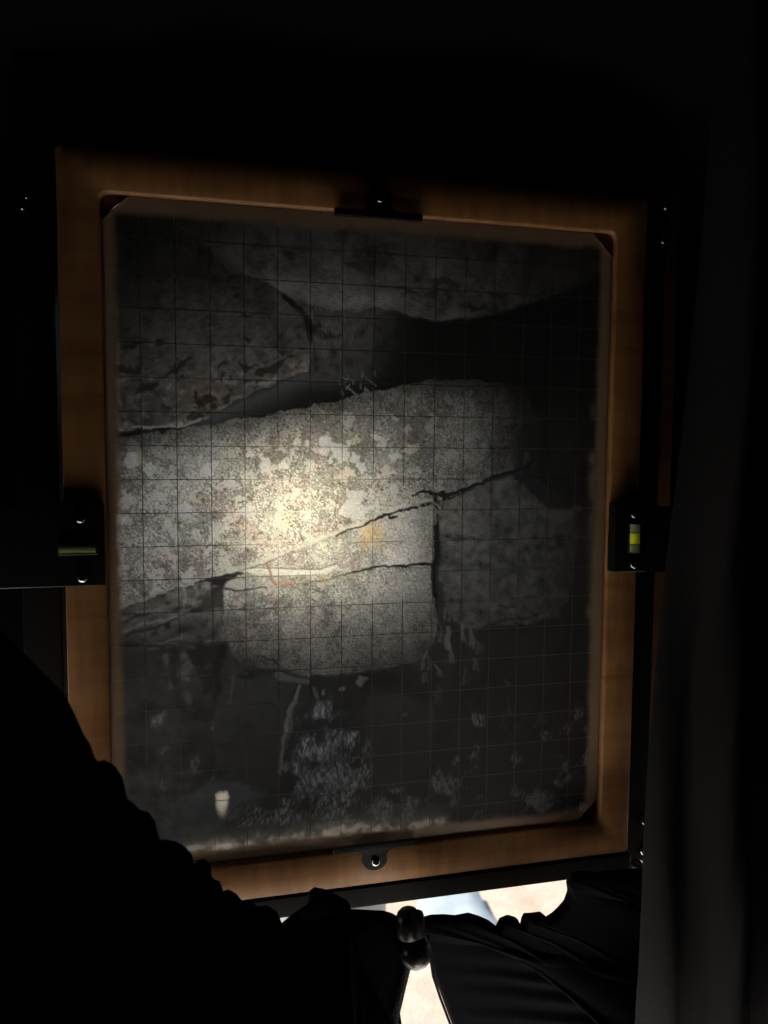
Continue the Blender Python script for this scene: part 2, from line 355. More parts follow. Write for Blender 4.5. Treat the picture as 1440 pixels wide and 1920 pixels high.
    tF *= (1 - .45 * ss(1100, 1190, PY + .10 * (PX - 600))) * (1 - .50 * ss(1170, 1262, PY + .10 * (PX - 600))) * (1 - .35 * ss(690, 815, PX)) * (1 - .50 * ss(520, 425, PX) * ss(1100, 1180, PY))
    img = mix(img, tF[..., None] * mix(hue, C(1.05, .97, .96), ss(1120, 1220, PY) * .6), rockF)
    img = mix(img, (.42 + .03 * fine)[..., None] * C(1, 1, .97), poly([(424, 1096), (432, 1086), (452, 1084), (462, 1096), (458, 1104), (440, 1107), (428, 1104)], 2, .5) * .7)
    img = mix(img, img * .25, stroke([(424, 1104), (445, 1107), (462, 1106), (480, 1103), (500, 1102)], 3, 1, 2, .4))
    img = mix(img, img * .60, rockF * blob(470, 1240, 60, 22, .1, .5) * .8)
    img = mix(img, img * .35, stroke([(490, 1232), (512, 1235), (522, 1246)], 1.5, 3, 2))
    # --- right-hand block
    G = [(830, 936), (905, 912), (960, 893), (985, 905), (1010, 940), (1060, 955), (1082, 962), (1085, 1000), (1075, 1090), (1045, 1155), (980, 1170), (940, 1172), (900, 1180), (862, 1176), (838, 1140), (824, 1090), (824, 1010)]
    rockG = poly(G, 4)
    tG = np.clip(.098 + .018 * med + .013 * fine + .012 * big + .008 * streak, .02, 1) * (1 - .35 * ss(950, 1085, PX))
    tG *= 1 + .45 * gauss(855, 975, 40, 45)
    img = mix(img, tG[..., None] * C(.99, 1, .98), rockG)
    img = mix(img, C(.13, .13, .13) + .0 * PX[..., None], blob(1058, 963, 28, 12, -.15, .4) * .6)
    for p, w in (([(832, 1002), (860, 1012), (895, 1011)], 3), ([(900, 1180), (930, 1166), (985, 1158), (1025, 1146)], 4), ([(940, 1136), (965, 1140)], 4)): img = mix(img, img * .5, stroke(p, w, 1, 3))
    # --- joints and cracks
    img = mix(img, C(.012, .012, .014), stroke([(1000, 866), (985, 878), (950, 888), (925, 894), (905, 907), (860, 919), (833, 927), (822, 933)], 2.5, 4, 2.2, .5))
    img = mix(img, C(.012, .012, .014), stroke([(832, 922), (800, 925), (775, 927)], 5, 1.5, 2.5, 1.4))
    img = mix(img, C(.012, .012, .014), stroke([(838, 927), (810, 943), (775, 952), (748, 957), (735, 961)], 6, 2, 2.2, .8))
    img = mix(img, C(.02, .018, .016), stroke([(735, 961), (714, 969), (702, 976), (690, 981), (660, 991), (628, 1003)], 3.2, 1.0, 1.6, .7))
    img = mix(img, C(.40, .41, .40) * .9, stroke([(826, 932), (800, 938), (782, 943)], 3, 1, 2) * .7)
    img = mix(img, img * .6, stroke([(628, 1003), (590, 1018), (545, 1036), (520, 1046), (490, 1058), (440, 1072), (420, 1080)], 1.2, 1.8, 1.2, .5) * .8)
    img = mix(img, C(.012, .012, .014), blob(742, 966, 10, 3.5, -.1) + 0)
    img = mix(img, C(.012, .012, .014), blob(731, 966, 5, 4, 0) * .9)
    img = mix(img, C(.010, .010, .012), stroke([(818, 934), (819, 980), (818, 1030), (814, 1062), (813, 1090), (815, 1118)], 9, 4, 3.5, .45))
    img = mix(img, C(.012, .012, .014), stroke([(812, 1057), (785, 1056), (760, 1060), (700, 1064), (655, 1074)], 3.6, .4, 2.2, .6))
    img = mix(img, img * .5, stroke([(655, 1074), (620, 1084), (570, 1096)], 1.5, 1, 2, .6))
    img = mix(img, img * .35, stroke([(815, 1118), (818, 1160), (830, 1200)], 6, 2, 4))
    # dead grass in the joint
    for k in range(46):
        x0 = rng.uniform(745, 880) if k > 12 else rng.uniform(800, 830); y0 = 930 + (835 - x0) * .25 + rng.uniform(-4, 26)
        a = rng.uniform(.6, 2.6); l = rng.uniform(12, 40) if k > 8 else rng.uniform(40, 75)
        x1 = x0 + math.cos(a) * l * .7; y1 = y0 + abs(math.sin(a)) * l
        s_ = stroke([(x0, y0), ((x0 + x1) / 2 + rng.uniform(-5, 5), (y0 + y1) / 2), (x1, y1)], .6, .3, 1.4, .3)
        img = mix(img, C(.34, .33, .29) * rng.uniform(.5, 1.1) * (1 if x0 < 820 else .6), s_ * .55)
    # fern in the hollow
    for k in range(26):
        x0, y0 = (640 + (k % 6) * 12 + rng.uniform(-4, 4), 740 - (k % 4) * 9 - (k % 6) * 2 + rng.uniform(-3, 3)); a = rng.uniform(-2.6, -.5)
        img = mix(img, C(.115, .135, .105) * rng.uniform(.4, 1.2), stroke([(x0, y0), (x0 + 9 * math.cos(a), y0 + 9 * math.sin(a))], 2.6, .6, 1.2, .2) * .75)

    # --- lower dark part: hollows, hanging roots, boulders
    low = ss(1195, 1240, PY)
    def dk(p, k, soft=5): 
        nonlocal img; img = mix(img, img * k, poly(p, soft, 1.0))
    dk([(345, 1216), (424, 1205), (420, 1260), (408, 1320), (385, 1300), (362, 1250)], .42)
    dk([(318, 1215), (335, 1215), (340, 1330), (330, 1330)], .6); dk([(412, 1220), (424, 1215), (404, 1330), (396, 1340)], .6)
    dk([(582, 1268), (690, 1262), (688, 1290), (660, 1318), (640, 1310), (620, 1300), (584, 1300)], .72)
    dk([(690, 1262), (740, 1252), (752, 1280), (710, 1290), (688, 1310), (662, 1350)], .55)
    bld = poly([(400, 1345), (412, 1300), (440, 1275), (500, 1270), (545, 1290), (536, 1340), (528, 1400), (530, 1440), (530, 1470), (520, 1482), (495, 1485), (472, 1475), (455, 1462), (430, 1458), (405, 1440)], 2.5)
    img = mix(img, (.040 + .003 * med)[..., None] * C(.98, 1, 1.04), bld)
    bld2 = poly([(690, 1310), (760, 1300), (800, 1320), (812, 1400), (800, 1440), (780, 1470), (740, 1480), (700, 1470), (682, 1430), (684, 1360)], 4)
    img = mix(img, (.039 + .002 * med)[..., None] * C(.97, 1, 1.03), bld2)
    # mottled, out of focus leaf litter on the left
    ml = ss(.6, 1.6, noise(16, 2)) * poly([(210, 1225), (420, 1225), (400, 1460), (210, 1560)], 10)
    img = mix(img, img * 1.6 + .008, ml * .6)
    for (x, y, a, b) in [(345, 1232, 6, 7), (355, 1250, 6, 12), (350, 1275, 5, 14), (350, 1312, 8, 7), (310, 1228, 6, 6), (312, 1240, 5, 9), (343, 1262, 5, 8), (318, 1285, 4, 10)]:
        img = mix(img, C(.15, .15, .145), blob(x, y, a, b, 0, .6) * .55)
    for (x, y, a, b) in [(676, 1276, 7, 8), (642, 1292, 6, 5), (758, 1340, 7, 4), (605, 1298, 3, 6), (665, 1160, 4, 3), (763, 1198, 3, 3), (540, 1208, 8, 3), (632, 1172, 7, 4)]:
        img = mix(img, C(.19, .19, .18), blob(x, y, a, b, 0, .4) * .65)
    def lite(p, w0, w1, c, k): 
        nonlocal img; img = mix(img, C(*c), stroke(p, w0, w1, 3, .7) * k)
    lite([(560, 1285), (548, 1320), (536, 1360), (529, 1410), (527, 1450)], 3, 6, (.24, .24, .235), .6)
    lite([(556, 1300), (545, 1350), (538, 1400)], 1.5, 1.5, (.15, .15, .15), .5)
    lite([(520, 1268), (545, 1272), (578, 1276)], 12, 6, (.14, .145, .135), .5)
    lite([(590, 1290), (596, 1320), (590, 1345)], 3, 6, (.17, .17, .165), .5)
    lite([(440, 1262), (434, 1290), (428, 1320)], 3, 2, (.12, .12, .12), .4)
    for (x, y, l, w, c) in [(812, 1150, 30, 4, .16), (818, 1175, 28, 5, .15), (835, 1150, 22, 2, .16), (838, 1195, 40, 9, .21), (842, 1225, 30, 6, .17), (866, 1182, 28, 4, .22), (880, 1190, 26, 8, .17), (888, 1200, 20, 5, .17), (826, 1195, 16, 5, .14), (800, 1238, 30, 5, .15),
                            (815, 1255, 20, 4, .14), (888, 1244, 22, 4, .15), (900, 1215, 14, 4, .12), (797, 1270, 14, 4, .12), (824, 1300, 30, 5, .10), (872, 1265, 30, 5, .10), (808, 1335, 60, 4, .085), (948, 1325, 30, 3, .10), (945, 1350, 26, 3, .08), (1010, 1350, 18, 5, .09), (946, 1280, 14, 3, .12)]:
        x1 = x + rng.uniform(-6, 8)
        lite([(x, y - l * .5), ((x + x1) / 2 + rng.uniform(-3, 3), y), (x1, y + l * .5)], w * .2, w * .7, (c * 1.25, c * 1.2, c * 1.14), .5)
        lite([(x + 4, y - l * .3), (x + 6 + rng.uniform(-4, 4), y + l * .2), (x1 + 7, y + l * .6)], .6, .9, (c * 1.1, c * 1.05, c), .45)
    # --- sky seen through trees along the bottom
    sky = C(.30, .31, .335)
    br = noise(8, 1.6, 1.5, .45, rot=.42); br2 = noise(10, 1.8, 1.3, .4, rot=-.30); cl = noise(26, 2)
    W = 1.25 * gauss(600, 1415, 52, 95, .1) + 1.1 * gauss(640, 1480, 75, 50) + .9 * gauss(720, 1520, 60, 26) + .9 * gauss(850, 1470, 34, 46) + .6 * gauss(580, 1540, 120, 24) + .75 * gauss(755, 1500, 14, 30) + .65 * gauss(925, 1512, 26, 22) \
        + .95 * gauss(1008, 1508, 44, 26) + .75 * gauss(1068, 1455, 20, 30) + .55 * gauss(1055, 1370, 30, 14) + .5 * gauss(690, 1440, 14, 46) + .45 * gauss(660, 1395, 16, 26) + .75 * gauss(490, 1540, 70, 30) + .5 * gauss(1085, 1500, 14, 34)
    fol = .5 + .5 * np.tanh(1.1 * (.8 * noise(6.5, 1.4, 1.9, .5, rot=.25) + .7 * noise(9, 1.6, 1.8, .5, rot=-.35) + .3 * fine))
    solid = np.clip(gauss(1008, 1508, 40, 22) * 1.5 + gauss(1068, 1452, 14, 26), 0, 1)
    bmask = ss(.35, 1.25, W + .42 * cl + .12 * br - .06) * (.12 + 1.05 * np.maximum(fol, solid) * (1 - .55 * ss(.3, 1.2, br2) * (1 - solid)))
    bmask *= (1 - bld) * (1 - bld2 * .9) * ss(1290, 1350, PY)
    img = mix(img, img * .72, ss(1380, 1500, PY) * ss(520, 600, PX) * .8)
    img = mix(img, sky * ((1.15 + .3 * np.clip(cl, -1, 1) + .15 * fine) * (1 - .25 * ss(700, 900, PX) * (1 - solid)))[..., None], np.clip(bmask, 0, 1) * .8)
    skyL = poly([(392, 1466), (420, 1460), (455, 1465), (478, 1482), (500, 1490), (470, 1520), (430, 1540), (400, 1560), (340, 1590), (280, 1580), (330, 1500), (372, 1480)], 7, 1.2)
    img = mix(img, C(.125, .138, .155) * (1 + .12 * np.clip(cl, -2, 2))[..., None], skyL * .75)
    img = mix(img, C(.100, .110, .120) * (1 + .2 * np.clip(med, -2, 2))[..., None], poly([(215, 1460), (330, 1450), (380, 1500), (380, 1600), (215, 1620)], 25) * .5)
    for k in range(60):     # pine twigs
        x0, y0 = rng.uniform(455, 560), rng.uniform(1486, 1560); a = 2.35 + rng.uniform(-.35, .35); l = rng.uniform(16, 52)
        img = mix(img, C(.035, .037, .040), stroke([(x0, y0), (x0 + l * math.cos(a), y0 + l * math.sin(a))], 2.2, .6, 1.6, .5) * .6)
    for k in range(90):
        x0, y0 = rng.uniform(545, 720), rng.uniform(1350, 1560); a = rng.choice([1.9, 1.1, 2.3]) + rng.uniform(-.35, .35); l = rng.uniform(14, 60)
        img = mix(img, C(.030, .031, .034), stroke([(x0, y0), (x0 + l * math.cos(a), y0 + l * math.sin(a))], 3, .6, 1.8, .8) * .7)
    for k in range(70):
        x0, y0 = rng.uniform(550, 700), rng.uniform(1370, 1540); a = 1.9 + rng.uniform(-.5, .5); l = rng.uniform(8, 26)
        img = mix(img, C(.20, .215, .235), stroke([(x0, y0), (x0 + l * math.cos(a), y0 + l * math.sin(a))], 1.6, .6, 1.8, .8) * .45)
    # sun between the trunks
    sun = poly([(405, 1490), (412, 1486), (424, 1486), (428, 1494), (425, 1512), (420, 1534), (415, 1536), (408, 1515)], 5.5, .35)
    img = mix(img, C(4.2, 3.9, 3.0), sun * ss(1540, 1506, PY)); img = mix(img, C(.6, .6, .52), sun * .35)
    # soft bright strip of sky at the very edge of the image circle
    e1, t1 = seg([(330, 1602), (400, 1590), (470, 1586), (560, 1572), (640, 1560), (700, 1556), (800, 1549), (850, 1546)], .8, 40)
    img = mix(img, C(2.9, 2.75, 2.35), np.clip(np.exp(-(e1 / 11) ** 2) * np.clip(.42 + .26 * noise(14, 2, 1, 1), .06, 1) + .10 * np.exp(-(e1 / 30) ** 2), 0, 1) * (1 - ss(800, 860, PX)))
    e2, t2 = seg([(850, 1545), (920, 1535), (1000, 1530), (1080, 1520)], .8, 40)
    img = mix(img, C(.20, .18, .16), np.exp(-(e2 / 7) ** 2) * .4)
    for (y, h, k) in ((770, 14, .5), (860, 12, .9), (900, 20, .8), (925, 14, .5), (980, 30, .45), (1040, 30, .35), (1148, 12, .9), (1100, 20, .3)):
        img = mix(img, C(.30, .28, .20) if y != 1148 else C(.42, .36, .14), gauss(1112 - (y - 800) * .016, y, 7, h) * k * .7)
    img = img + (gauss(290, 1440, 120, 190) * (.045 + .012 * big + .006 * med))[..., None] * C(1, .99, .96)  # haze of stray light on the pane's lower left, painted into the picture
    edgeL = gauss(219, 800, 5, 400); img = mix(img, img * 1.25 + .04, edgeL * .5)
    img *= (1 + .05 * noise(2.4, 1))[..., None]
    # where the image ends and the frosted rim of the pane begins
    jit = .25 * noise(30, 2)
    lim = ss(0, 1, (99.4 + jit - np.abs(XM - .4)) / 3.4) * ss(0, 1, (124.6 + jit - ZM) / 3.8) * ss(0, 1, (ZM + 122.6 + 1.6 * ss(-20, 90, XM) + jit) / 3.6)
    return np.clip(img, .003, 5), lim, PX, PY

# ------------------------------------------------------------------ materials
wood = mat("cherry_wood", (.34, .155, .055), .42, spec=.35)
v = mapped(wood, (6, 6, 55)); w1 = tex_noise(wood, 1.0, 6, .6, v, .6)
v2 = mapped(wood, (9, 4, 1.5)); w2 = tex_noise(wood, 26, 3, .5, v2)
mx = nd(wood, "ShaderNodeMix", data_type='RGBA')
r1 = ramp(wood, w1.outputs[0], [(.2, (.13, .053, .017)), (.42, (.25, .118, .045)), (.58, (.315, .160, .066)), (.85, (.42, .235, .105))])
r2 = ramp(wood, w2.outputs[0], [(.3, (.72, .70, .68)), (.62, (1.08, 1.06, 1.04))])
mx.blend_type = 'MULTIPLY'; mx.inputs[0].default_value = .75
lk(wood, r1.outputs[0], mx.inputs[6]); lk(wood, r2.outputs[0], mx.inputs[7]); lk(wood, mx.outputs[2], pbsdf(wood).inputs["Base Color"])
bump(wood, w2.outputs[0], .00012, .5)
black_al = mat("black_anodised_metal", (.006, .006, .0065), .45, 0.0, spec=.12)
n_ = tex_noise(black_al, 900, 2); bump(black_al, n_.outputs[0], .00004, .4)
black_cf = mat("black_painted_bar", (.004, .004, .004), .65, spec=.12)
n_ = tex_noise(black_cf, 260, 3); bump(black_cf, n_.outputs[0], .0001, .3)
grey_al = mat("grey_cast_metal", (.16, .165, .17), .5, .3)
steel = mat("bright_steel", (.36, .36, .35), .22, 1.0)
n_ = tex_noise(steel, 1500, 2); r_ = ramp(steel, n_.outputs[0], [(.3, (.14,) * 3), (.8, (.34,) * 3)]); lk(steel, r_.outputs[0], pbsdf(steel).inputs["Roughness"])
bellow_m = mat("black_bellows_leather", (.008, .008, .008), .8)
liquid = mat("yellow_green_level_liquid", (.86, .88, .05), .12, spec=.6); pbsdf(liquid).inputs["Coat Weight"].default_value = .5
liquid_d = mat("dull_green_level_end", (.20, .30, .13), .2, spec=.5)
liquid_l = mat("pale_level_end", (.26, .28, .17), .25, spec=.5)
liquid_k = mat("olive_level_tube", (.060, .068, .026), .75, spec=.15)
mark_m = mat("black_level_line", (.01, .012, .006), .5)
rimlip = mat("polished_glass_edge", (.88, .85, .78), .25, spec=.6)
cloth = mat("black_focusing_cloth", (.0055, .0055, .0068), 1.0, spec=.02)
pbsdf(cloth).inputs["Sheen Roughness"].default_value = .5
vv = mapped(cloth, (1, 1, 1)); n1 = tex_noise(cloth, 1400, 2, .5, vv); bump(cloth, n1.outputs[0], .0003, .5)
cloth_g = mat("charcoal_cloth_lining", (.017, .0167, .018), .95, spec=.05)
n1 = tex_noise(cloth_g, 1100, 2, .5); bump(cloth_g, n1.outputs[0], .0003, .5)
_tl = nd(cloth_g, "ShaderNodeBsdfTranslucent"); _tl.inputs[0].default_value = (.20, .195, .20, 1); _mx = nd(cloth_g, "ShaderNodeMixShader"); _mx.inputs[0].default_value = .012
_o = [n for n in cloth_g.node_tree.nodes if n.type == 'OUTPUT_MATERIAL'][0]; lk(cloth_g, pbsdf(cloth_g).outputs[0], _mx.inputs[1]); lk(cloth_g, _tl.outputs[0], _mx.inputs[2]); lk(cloth_g, _mx.outputs[0], _o.inputs[0])
toggle_m = mat("black_glossy_plastic", (.020, .019, .019), .28, spec=.5)
n1 = tex_noise(toggle_m, 300, 3); r_ = ramp(toggle_m, n1.outputs[0], [(.3, (.22,) * 3), (.7, (.42,) * 3)]); lk(toggle_m, r_.outputs[0], pbsdf(toggle_m).inputs["Roughness"])
cord_m = mat("black_braided_cord", (.030, .029, .028), .7)
lens_glass = mat("lens_barrel_black", (.015, .015, .015), .3)

# sandy ground and pale stone
sand = mat("sunlit_sand", (.62, .50, .38), .95, spec=.1)
n1 = tex_noise(sand, 9.0, 10, .72); r_ = ramp(sand, n1.outputs[0], [(.3, (.150, .112, .086)), (.5, (.190, .145, .114)), (.62, (.215, .170, .136)), (.8, (.17, .135, .108))])
# unseen pale gravel added to throw light on the frame; sandy soil farther off
gc = nd(sand, "ShaderNodeNewGeometry"); dl = nd(sand, "ShaderNodeVectorMath", operation='LENGTH'); gs = nd(sand, "ShaderNodeVectorMath", operation='ADD'); gs.inputs[1].default_value = (1.6, .55, 0); lk(sand, gc.outputs["Position"], gs.inputs[0]); lk(sand, gs.outputs[0], dl.inputs[0])
wob = tex_noise(sand, 5.0, 5, .6, gc.outputs["Position"]); am = nd(sand, "ShaderNodeMath", operation='MULTIPLY_ADD'); lk(sand, wob.outputs[0], am.inputs[0]); am.inputs[1].default_value = .5; lk(sand, dl.outputs["Value"], am.inputs[2])
mk = nd(sand, "ShaderNodeMapRange"); mk.inputs[1].default_value = 2.72; mk.inputs[2].default_value = 2.86; lk(sand, am.outputs[0], mk.inputs[0])
vr = nd(sand, "ShaderNodeTexVoronoi"); vr.inputs["Scale"].default_value = 60; lk(sand, gc.outputs["Position"], vr.inputs["Vector"])
gr = ramp(sand, vr.outputs["Color"], [(.0, (.70, .63, .53)), (1.0, (.86, .80, .71))])
gm = nd(sand, "ShaderNodeMix", data_type='RGBA'); lk(sand, mk.outputs[0], gm.inputs[0]); lk(sand, gr.outputs[0], gm.inputs[6]); lk(sand, r_.outputs[0], gm.inputs[7]); lk(sand, gm.outputs[2], pbsdf(sand).inputs["Base Color"])
n2 = tex_noise(sand, 90, 6); bump(sand, n2.outputs[0], .01, .5)
stone = mat("pale_grey_limestone", (.62, .66, .68), .9, spec=.15)
n1 = tex_noise(stone, 14, 8, .6); r_ = ramp(stone, n1.outputs[0], [(.3, (.105, .124, .131)), (.7, (.150, .170, .177))]); lk(stone, r_.outputs[0], pbsdf(stone).inputs["Base Color"]); bump(stone, n1.outputs[0], .01, .5)

# ------------------------------------------------------------------ ground glass material: frosted, backlit by the light coming through the lens
gg = bpy.data.materials.new("frosted_ground_glass"); gg.use_nodes = True; T = gg.node_tree; T.nodes.clear()
def N(t, **kw): return nd(gg, t, **kw)
def mth(op, a, b=None, clamp=False):
    n = N("ShaderNodeMath", operation=op); n.use_clamp = clamp
    for i, x in enumerate((a, b)):
        if x is None: continue
        if isinstance(x, (int, float)): n.inputs[i].default_value = x
        else: lk(gg, x, n.inputs[i])
    return n.outputs[0]
at = N("ShaderNodeAttribute", attribute_name="projected_picture")
tc = N("ShaderNodeTexCoord"); sx = N("ShaderNodeSeparateXYZ"); lk(gg, tc.outputs["Object"], sx.inputs[0])
U = mth('DIVIDE', sx.outputs[0], .0127); V = mth('DIVIDE', sx.outputs[2], .0127)
fn = N("ShaderNodeTexNoise"); fn.inputs["Scale"].default_value = 1300; fn.inputs["Detail"].default_value = 3; lk(gg, tc.outputs["Object"], fn.inputs["Vector"])
fr = N("ShaderNodeMapRange"); fr.inputs[1].default_value = .3; fr.inputs[2].default_value = .7; fr.inputs[3].default_value = .84; fr.inputs[4].default_value = 1.16; lk(gg, fn.outputs[0], fr.inputs[0])
pc = N("ShaderNodeVectorMath", operation='SCALE'); lk(gg, at.outputs["Color"], pc.inputs[0]); lk(gg, fr.outputs[0], pc.inputs["Scale"])
# scribed half-inch grid (flat print on the pane), left open round the centre cross
def line(coord, w):
    r = mth('ROUND', coord); d = mth('ABSOLUTE', mth('SUBTRACT', coord, r))
    return mth('LESS_THAN', d, w)
aU, aV = mth('ABSOLUTE', U), mth('ABSOLUTE', V)
lineU = mth('MULTIPLY', line(U, .0122), mth('LESS_THAN', aU, 7.4)); lineV = mth('MULTIPLY', line(V, .0115), mth('LESS_THAN', aV, 9.4))
inner = mth('MULTIPLY', mth('LESS_THAN', aU, 1.82), mth('LESS_THAN', aV, 1.80))
crossU = mth('MULTIPLY', mth('LESS_THAN', aU, .3), mth('LESS_THAN', aV, .84)); crossV = mth('MULTIPLY', mth('LESS_THAN', aV, .3), mth('LESS_THAN', aU, .84))
keepU = mth('MAXIMUM', mth('SUBTRACT', 1.0, inner), crossU); keepV = mth('MAXIMUM', mth('SUBTRACT', 1.0, inner), crossV)
lim_line = mth('MULTIPLY', mth('LESS_THAN', aU, 7.88), mth('LESS_THAN', aV, 9.75))
LINE = mth('MULTIPLY', mth('MAXIMUM', mth('MULTIPLY', lineU, keepU), mth('MULTIPLY', lineV, keepV)), lim_line)
# body of the pane: two forward scattering lobes and a little all-round scatter
def refr(rough, ior, dist, col=None, c=None):
    n = N("ShaderNodeBsdfRefraction"); n.distribution = dist; n.inputs["Roughness"].default_value = rough; n.inputs["IOR"].default_value = ior
    if col is not None: lk(gg, col, n.inputs[0])
    else: n.inputs[0].default_value = (*c, 1)
    return n.outputs[0]
def mixs(f, a, b):
    n = N("ShaderNodeMixShader")
    if isinstance(f, (int, float)): n.inputs[0].default_value = f
    else: lk(gg, f, n.inputs[0])
    lk(gg, a, n.inputs[1]); lk(gg, b, n.inputs[2]); return n.outputs[0]
def tint(col):
    n = N("ShaderNodeMix", data_type='RGBA', blend_type='MULTIPLY'); n.inputs[0].default_value = 1; lk(gg, pc.outputs[0], n.inputs[6]); n.inputs[7].default_value = (*col, 1); return n.outputs[2]
narrow = refr(*LOBE_N, col=tint((1.0, .85, .55))); wide = refr(*LOBE_W, col=tint((1.0, .985, .94)))
tr = N("ShaderNodeBsdfTranslucent"); lk(gg, tint((1, 1, 1.03)), tr.inputs[0])
df = N("ShaderNodeBsdfDiffuse"); df.inputs[0].default_value = (.18, .18, .177, 1)
body = mixs(MIX_N, wide, narrow); body = mixs(MIX_T, body, tr.outputs[0]); body = mixs(.16, body, df.outputs[0])
ln_r = refr(.62, 1.45, 'BECKMANN', c=(1.0, .93, .66)); ln_d = N("ShaderNodeBsdfDiffuse"); ln_d.inputs[0].default_value = (.42, .42, .40, 1)
ln_b = N("ShaderNodeBsdfDiffuse"); ln_b.inputs[0].default_value = (.0, .0, .0, 1)
lines = mixs(.20, mixs(.93, ln_r, ln_b.outputs[0]), ln_d.outputs[0])
body = mixs(LINE, body, lines)
# frosted rim lying over the wooden ledge
rim = N("ShaderNodeBsdfPrincipled"); rim.inputs["Roughness"].default_value = .35
rn = N("ShaderNodeTexNoise"); rn.inputs["Scale"].default_value = 60; rn.inputs["Detail"].default_value = 5; lk(gg, tc.outputs["Object"], rn.inputs["Vector"])
rr_ = ramp(gg, rn.outputs[0], [(.3, (.20, .135, .085)), (.7, (.28, .195, .13))]); lk(gg, rr_.outputs[0], rim.inputs["Base Color"])
rt = N("ShaderNodeBsdfTranslucent"); rt.inputs[0].default_value = (.55, .38, .23, 1)
rl = mixs(.06, rim.outputs[0], rt.outputs[0]); rl = mixs(mth('MULTIPLY', LINE, .5), rl, ln_d.outputs[0])
fin = mixs(at.outputs["Alpha"], rl, body)
gl = N("ShaderNodeBsdfGlossy"); gl.inputs["Roughness"].default_value = .3; gl.inputs[0].default_value = (1, 1, 1, 1)
fin = mixs(.012, fin, gl.outputs[0])
out = N("ShaderNodeOutputMaterial"); lk(gg, fin, out.inputs[0])

# ------------------------------------------------------------------ ground
g = new()
GZ = -H
nx_ = 40
vs = []
for i in range(nx_ + 1):
    for j in range(nx_ + 1):
        a, b = (i / nx_ - .5) * 2, (j / nx_ - .5) * 2
        x, y = math.copysign(abs(a) ** 3, a) * 400, math.copysign(abs(b) ** 3, b) * 400
        r = math.hypot(x, y)
        z = .05 * mnoise.noise(Vector((x * .8, y * .8, 0))) * min(1, r / 1.5)
        vs.append(g.verts.new((x, y, GZ + z)))
for i in range(nx_):
    for j in range(nx_):
        k = i * (nx_ + 1) + j; g.faces.new((vs[k], vs[k + nx_ + 1], vs[k + nx_ + 2], vs[k + 1]))
obj("ground", g, sand, kind='structure', smooth=True)
# pale slab of stone lying on the sand, seen through the gap below the camera back
def ground_pt(px, py, z=GZ + .05):
    d = CV_R.T @ np.array([(px - 720) / CV_F, (py - 960) / CV_F, 1.0]); k = (-z - CAM[1]) / d[1]; q = CAM + k * d
    return (q[0], q[2])
outl = [ground_pt(*q) for q in ((785, 1660), (898, 1668), (914, 1700), (940, 1735), (925, 1790), (700, 1780), (660, 1755), (780, 1710))]
s_ = new(); c0 = np.mean(outl, 0)
rings = []
for sc, z in ((1.02, GZ - .03), (1.0, GZ + .035), (.97, GZ + .05), (.6, GZ + .056), (.1, GZ + .058)):
    ring = []
    for k in range(len(outl)):
        for q in range(4):
            a = np.array(outl[k]) * (1 - q / 4) + np.array(outl[(k + 1) % len(outl)]) * (q / 4)
            a = c0 + (a - c0) * sc; ring.append((a[0], a[1], z + .006 * mnoise.noise(Vector((a[0] * 6, a[1] * 6, 1)))))
    rings.append(ring)
loft_rings(s_, rings); s_.verts.ensure_lookup_table()
nk = len(rings[0]); s_.faces.new(s_.verts[-nk:])
obj("flat_stone", s_, stone, smooth=True, label="pale blue-white flat stone on the sand, seen in the gap right of the black toggle", cat="stone")

# ------------------------------------------------------------------ the view camera
root = empty("view_camera", (0.001, 0.06, H - .30), "large wooden view camera seen from behind, dark gridded ground glass showing rocks upside down", "camera")
FX, FZ = .0009, .0010
m = 24
YF = -.0026
prof = [  # half width, half height, corner radius, y
    (.1012, .1266, .010, .0120), (.1012, .1266, .010, .0009), (.1030, .1278, .0032, .0009), (.1030, .1278, .0032, YF + .0012), (.1033, .1281, .0035, YF + .0005), (.1040, .1288, .004, YF),
    (.1163, .1426, .0012, YF), (.1171, .1434, .0016, YF + .0003), (.1175, .1438, .0020, YF + .0012), (.1175, .1438, .0020, .0140), (.1000, .1250, .001, .0140)]
fb = new()
loft_rings(fb, [[(x, y, z) for x, z in rrect(FX, FZ, hx, hz, r, 6)] for hx, hz, r, y in prof[:-1]] + [[(x, .0140, z) for x, z in rrect(FX, FZ, .1012, .1266, .010, 6)]], close=False)
obj("wooden_frame", fb, wood, root, auto=40)

# ground glass with the projected picture
xs = np.arange(-.1028, .10281, .00032) * 1000 + .9; zs = np.arange(.1276, -.12761, -.00032) * 1000 + 1.0
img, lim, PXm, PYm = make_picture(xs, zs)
nx, nz = len(xs), len(zs)
XM, ZM = np.meshgrid(xs / 1000, zs / 1000)
K = (.1028 + .1276 - .0098)
ax_, az_ = XM - .0009, ZM - .0010
over = np.clip(np.abs(ax_) + np.abs(az_) - K, 0, None)
XMc = XM - np.sign(ax_) * over / 2; ZMc = ZM - np.sign(az_) * over / 2
verts = np.stack([XMc, np.zeros_like(XMc), ZMc], -1).reshape(-1, 3)
idx = np.arange(nx * nz).reshape(nz, nx)
quads = np.stack([idx[:-1, :-1], idx[1:, :-1], idx[1:, 1:], idx[:-1, 1:]], -1).reshape(-1, 4)
okq = (over.reshape(-1)[quads] > 0).sum(1) < 4
quads = quads[okq]
me = bpy.data.meshes.new("ground_glass")
me.vertices.add(len(verts)); me.vertices.foreach_set('co', verts.astype(np.float32).ravel())
me.loops.add(quads.size); me.loops.foreach_set('vertex_index', quads.astype(np.int32).ravel())
me.polygons.add(len(quads)); me.polygons.foreach_set('loop_start', np.arange(0, quads.size, 4, dtype=np.int32)); 
me.update(calc_edges=True)
at_ = me.color_attributes.new("projected_picture", 'FLOAT_COLOR', 'POINT')
